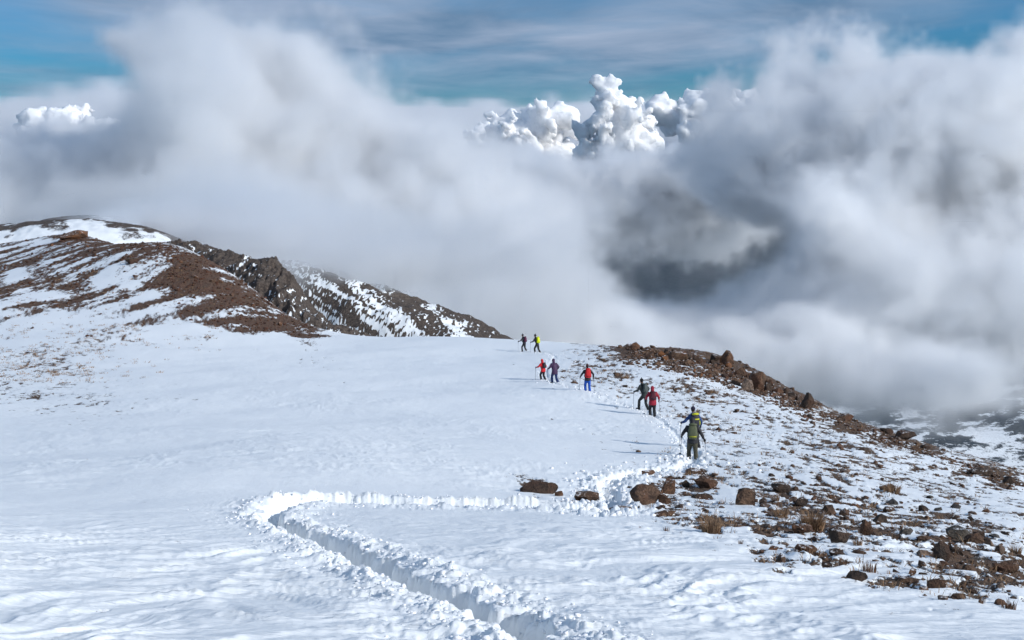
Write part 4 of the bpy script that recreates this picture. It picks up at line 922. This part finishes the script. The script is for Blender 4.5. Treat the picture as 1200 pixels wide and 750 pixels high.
# ------------------------------------------------------------------ clouds: real volumes of mist
M_CUMULUS, _t, _b = nodes('cumulus_white'); _b.inputs['Base Color'].default_value = (.93, .93, .94, 1); _b.inputs['Roughness'].default_value = 1; _b.inputs['Specular IOR Level'].default_value = 0; _b.inputs['Subsurface Weight'].default_value = 1; _b.inputs['Subsurface Radius'].default_value = (1, 1, 1); _b.inputs['Subsurface Scale'].default_value = 70
def cloud_volume(name, lo, hi, V, puffs, dens, nscale, namp, label, cat, smooth=.35, det=9, rough=.6, ramp=1.6, kind=None, seed=0.0, col=(.976,.983,.991), warp=(60, 60, 40), aniso=.3, billow=0.0, bscale=None, pw=1.7, solid=False, thin=0.0):
    ng = bpy.data.node_groups.new(name, 'GeometryNodeTree')
    ng.interface.new_socket('Geometry', in_out='OUTPUT', socket_type='NodeSocketGeometry')
    N = ng.nodes.new; L = ng.links.new
    out = N('NodeGroupOutput'); vc = N('GeometryNodeVolumeCube'); sm = N('GeometryNodeSetMaterial')
    L(vc.outputs[0], sm.inputs[0]); L(sm.outputs[0], out.inputs[0])
    pos = N('GeometryNodeInputPosition').outputs[0]
    def m(op, a, b=None, c=None):
        n = N('ShaderNodeMath'); n.operation = op
        for i, x in enumerate((a, b, c)):
            if x is None: continue
            if hasattr(x, 'links'): L(x, n.inputs[i])
            else: n.inputs[i].default_value = x
        return n.outputs[0]
    def vm(op, a, b):
        n = N('ShaderNodeVectorMath'); n.operation = op
        for i, x in enumerate((a, b)):
            if x is None: continue
            if hasattr(x, 'links'): L(x, n.inputs[i])
            else: n.inputs[i].default_value = x
        return n
    def noise(scale, detail, rg, vec, w):
        n = N('ShaderNodeTexNoise'); n.noise_dimensions = '4D'; n.inputs['W'].default_value = w
        n.inputs['Scale'].default_value = scale; n.inputs['Detail'].default_value = detail; n.inputs['Roughness'].default_value = rg
        L(vec, n.inputs['Vector']); return n
    wp = noise(nscale*.6, 3, .5, pos, seed+5)
    off = vm('MULTIPLY', vm('SUBTRACT', wp.outputs['Color'], (.5, .5, .5)).outputs[0], warp).outputs[0]
    p2 = vm('ADD', pos, off).outputs[0]
    acc = None; hole = None
    for p in puffs:
        px, py, Y, rx, ry, rz = p[:6]
        c = at(px, py, Y)
        v = vm('DIVIDE', vm('SUBTRACT', p2, c).outputs[0], (rx, ry, rz)).outputs[0]
        d = m('SUBTRACT', 1, vm('LENGTH', v, None).outputs['Value'])
        if len(p) > 6:                       # a clearing in the mist
            h = m('MULTIPLY', m('MAXIMUM', d, 0), p[6]); hole = h if hole is None else m('ADD', hole, h)
        else: acc = d if acc is None else m('SMOOTH_MAX', acc, d, smooth)
    if hole is not None: acc = m('SUBTRACT', acc, hole)
    n1 = noise(nscale, det, rough, p2, seed)
    f = m('ADD', acc, m('MULTIPLY', m('SUBTRACT', n1.outputs[0], .5), namp))
    if billow:                               # cauliflower heads
        vo = N('ShaderNodeTexVoronoi'); vo.feature = 'F1'; vo.inputs['Scale'].default_value = bscale; vo.inputs['Detail'].default_value = 4; vo.inputs['Roughness'].default_value = .5
        L(p2, vo.inputs['Vector']); f = m('ADD', f, m('MULTIPLY', m('SUBTRACT', .45, vo.outputs['Distance']), billow))
    cl = N('ShaderNodeClamp'); L(m('MULTIPLY', f, ramp), cl.inputs[0])
    dn = m('MULTIPLY', m('POWER', cl.outputs[0], pw), dens)
    if not solid:                            # denser and thinner knots inside
        n2 = noise(.020, 5, .62, p2, seed+3); c3 = N('ShaderNodeClamp'); L(m('MULTIPLY', m('SUBTRACT', n2.outputs[0], .40), 6.5), c3.inputs[0]); c3.inputs[1].default_value = .10
        dn = m('MULTIPLY', dn, c3.outputs[0])
    if thin:                                 # thin low mist lying in the valley
        sp = N('ShaderNodeSeparateXYZ'); L(pos, sp.inputs[0]); c2 = N('ShaderNodeClamp'); L(m('DIVIDE', m('SUBTRACT', -90, sp.outputs[2]), 170), c2.inputs[0])
        dn = m('ADD', dn, m('MULTIPLY', m('MULTIPLY', c2.outputs[0], n1.outputs[0]), thin*2))
    L(dn, vc.inputs['Density'])
    vc.inputs['Min'].default_value = lo; vc.inputs['Max'].default_value = hi
    for a, b, k in zip(lo, hi, 'XYZ'): vc.inputs['Resolution '+k].default_value = max(4, int((b-a)/V))
    if solid:                                # a far heap of dense cloud: its billowed outside
        v2 = N('GeometryNodeVolumeToMesh'); L(vc.outputs[0], v2.inputs[0]); v2.inputs['Threshold'].default_value = dens*.5
        ss = N('GeometryNodeSetShadeSmooth'); L(v2.outputs[0], ss.inputs[0]); L(ss.outputs[0], sm.inputs[0])
        me = bpy.data.meshes.new(name); ob = bpy.data.objects.new(name, me); C.objects.link(ob)
        sm.inputs['Material'].default_value = M_CUMULUS
        md = ob.modifiers.new('heap', 'NODES'); md.node_group = ng
        dg = bpy.context.evaluated_depsgraph_get(); m2 = bpy.data.meshes.new_from_object(ob.evaluated_get(dg)); ob.modifiers.clear(); m2.name = name; ob.data = m2
        bm = bmesh.new(); bm.from_mesh(m2); seen = set(); best = []      # keep the one connected heap
        for v0 in bm.verts:
            if v0 in seen: continue
            isl = [v0]; seen.add(v0)
            for v in isl:
                for e in v.link_edges:
                    w_ = e.other_vert(v)
                    if w_ not in seen: seen.add(w_); isl.append(w_)
            if len(isl) > len(best): best = isl
        keep = set(best); bmesh.ops.delete(bm, geom=[v for v in bm.verts if v not in keep], context='VERTS'); bm.to_mesh(m2); bm.free()
        m2.materials.clear(); m2.materials.append(M_CUMULUS); print(name, len(m2.polygons))
        tag(ob, label, cat, kind=kind); return ob
    mt = bpy.data.materials.new(name+'_vapour'); mt.use_nodes = True; t = mt.node_tree; t.nodes.clear()
    o = t.nodes.new('ShaderNodeOutputMaterial'); pv = t.nodes.new('ShaderNodeVolumePrincipled'); t.links.new(pv.outputs[0], o.inputs['Volume'])
    pv.inputs['Color'].default_value = (*col, 1); pv.inputs['Density'].default_value = 1; pv.inputs['Anisotropy'].default_value = aniso
    sm.inputs['Material'].default_value = mt
    me = bpy.data.meshes.new(name); ob = bpy.data.objects.new(name, me); C.objects.link(ob); me.materials.append(mt)
    md = ob.modifiers.new('vapour', 'NODES'); md.node_group = ng
    tag(ob, label, cat, kind=kind); return ob
PUFFS = [(290,135,1000,105,180,75),(215,110,1020,50,90,45),(370,140,1000,70,150,55),(120,250,1000,150,220,65),(-10,215,1100,110,200,62),(440,210,1050,80,180,60),(520,230,1000,80,180,60),(580,270,1000,80,180,55),
 (300,330,800,170,200,85),(80,330,900,170,180,80),(500,340,850,150,200,85),(620,410,900,150,180,75),(320,298,385,60,38,14,-3),(395,310,382,42,36,12,-3),(240,282,420,34,50,10,-2.5),(250,290,395,40,40,12),(340,272,500,75,70,20),(420,315,480,60,60,12),(330,282,415,60,42,15),(255,278,430,42,40,12),(400,300,425,50,38,11),
 (1050,180,1300,190,250,108),(990,165,1350,110,220,70),(925,208,1400,105,250,60),(1190,180,1250,120,200,90),(1000,330,1100,180,220,100),(1170,330,1100,150,220,85),
 (700,240,1850,270,230,78),(610,215,1700,120,200,52),(800,205,1800,110,200,40),(720,420,1000,150,200,50),(930,410,950,100,160,40),(1040,430,900,80,130,28),
 (800,300,1100,165,450,52,1.15),(95,100,1000,100,300,42,1.6),(790,225,1100,70,300,30,.9)]
cloud_volume('mist_bank', (-400,250,-240), (420,900,110), 4.2, PUFFS, .15, .0075, 3.7, 'pale grey mist bank rising behind the snow slope and swallowing the dark ridge', 'mist', kind='stuff', ramp=1.9, rough=.76, seed=.7)
cloud_volume('cloud_bank', (-780,900,-400), (880,2100,165), 5.6, PUFFS, .15, .0075, 3.7, 'towering grey cloud bank beyond the ridge, brightest along its tops', 'cloud', kind='stuff', ramp=1.9, rough=.76, thin=.0007, seed=.7)
def cumulus(px, py, Y, w, h, label, extra, seed):
    m_ = Y/FPX; W = w*m_/2; Hh = h*m_/2; c = at(px, py, Y)
    P = [(px, py+h*.08, Y, W*1.0, W*.9, Hh*1.05)]+[(px+a*w/2, py+b*h/2, Y+d*W, W*r, W*r, Hh*r2) for a, b, d, r, r2 in extra]
    cloud_volume('cumulus_cloud', (c.x-W*1.25, c.y-W*1.2, c.z-Hh*1.25), (c.x+W*1.25, c.y+W*1.2, c.z+Hh*1.35), W*2.5/112, P, 1, 1.9/W, 1.35, label, 'cloud', smooth=.2, det=9, rough=.66, ramp=2, seed=seed, warp=(W*.3, W*.3, W*.2), billow=.50, bscale=3.8/W, pw=1.0, solid=True)
cumulus(612, 158, 4200, 185, 140, 'bright white cumulus heaped in the gap between the two grey cloud banks', [(-.55,.1,0,.5,.55),(.35,-.25,-.2,.5,.6),(.5,.4,-.2,.5,.5),(.1,.5,.1,.6,.5)], 1.0)
cumulus(722, 150, 3700, 160, 180, 'tall soft-edged cumulus with a pointed top right of the bright white one', [(-.15,-.55,0,.3,.4),(-.4,.3,0,.5,.5),(.45,.3,0,.5,.5),(.3,-.1,.2,.4,.5)], 2.0)
cumulus(850, 132, 5200, 220, 120, 'low row of white cumulus heads partly behind the right grey bank', [(-.7,-.1,0,.35,.6),(-.2,-.2,0,.3,.6),(.4,-.1,0,.4,.6),(.7,.2,0,.4,.5)], 3.0)
cumulus(82, 152, 4600, 190, 125, 'white cumulus showing above the mist at the far left', [(-.4,-.2,0,.4,.5),(.5,0,0,.4,.5)], 4.0)
# the sea of cloud that covers the lowland out to the horizon
SEA = [(px, py, Y, r, r, h) for px, py, Y, r, h in ((100,190,7000,1500,260),(400,185,7500,1500,260),(640,200,6500,1100,220),(900,190,7000,1500,260),(1150,185,7000,1500,280),(250,165,10500,2600,260),(750,168,11000,2600,240),(1200,165,10500,2600,260),(-50,170,9500,2000,260),(500,158,14000,4000,240),(950,158,14500,4000,240),(50,158,14500,4000,240))]
cloud_volume('cloud_sea', (-8500,5200,-520), (8500,17500,420), 85, SEA, .012, .0009, 5, 'sea of white cloud stretching to the horizon', 'cloud', kind='stuff', ramp=2.5, warp=(500,500,120), seed=9)
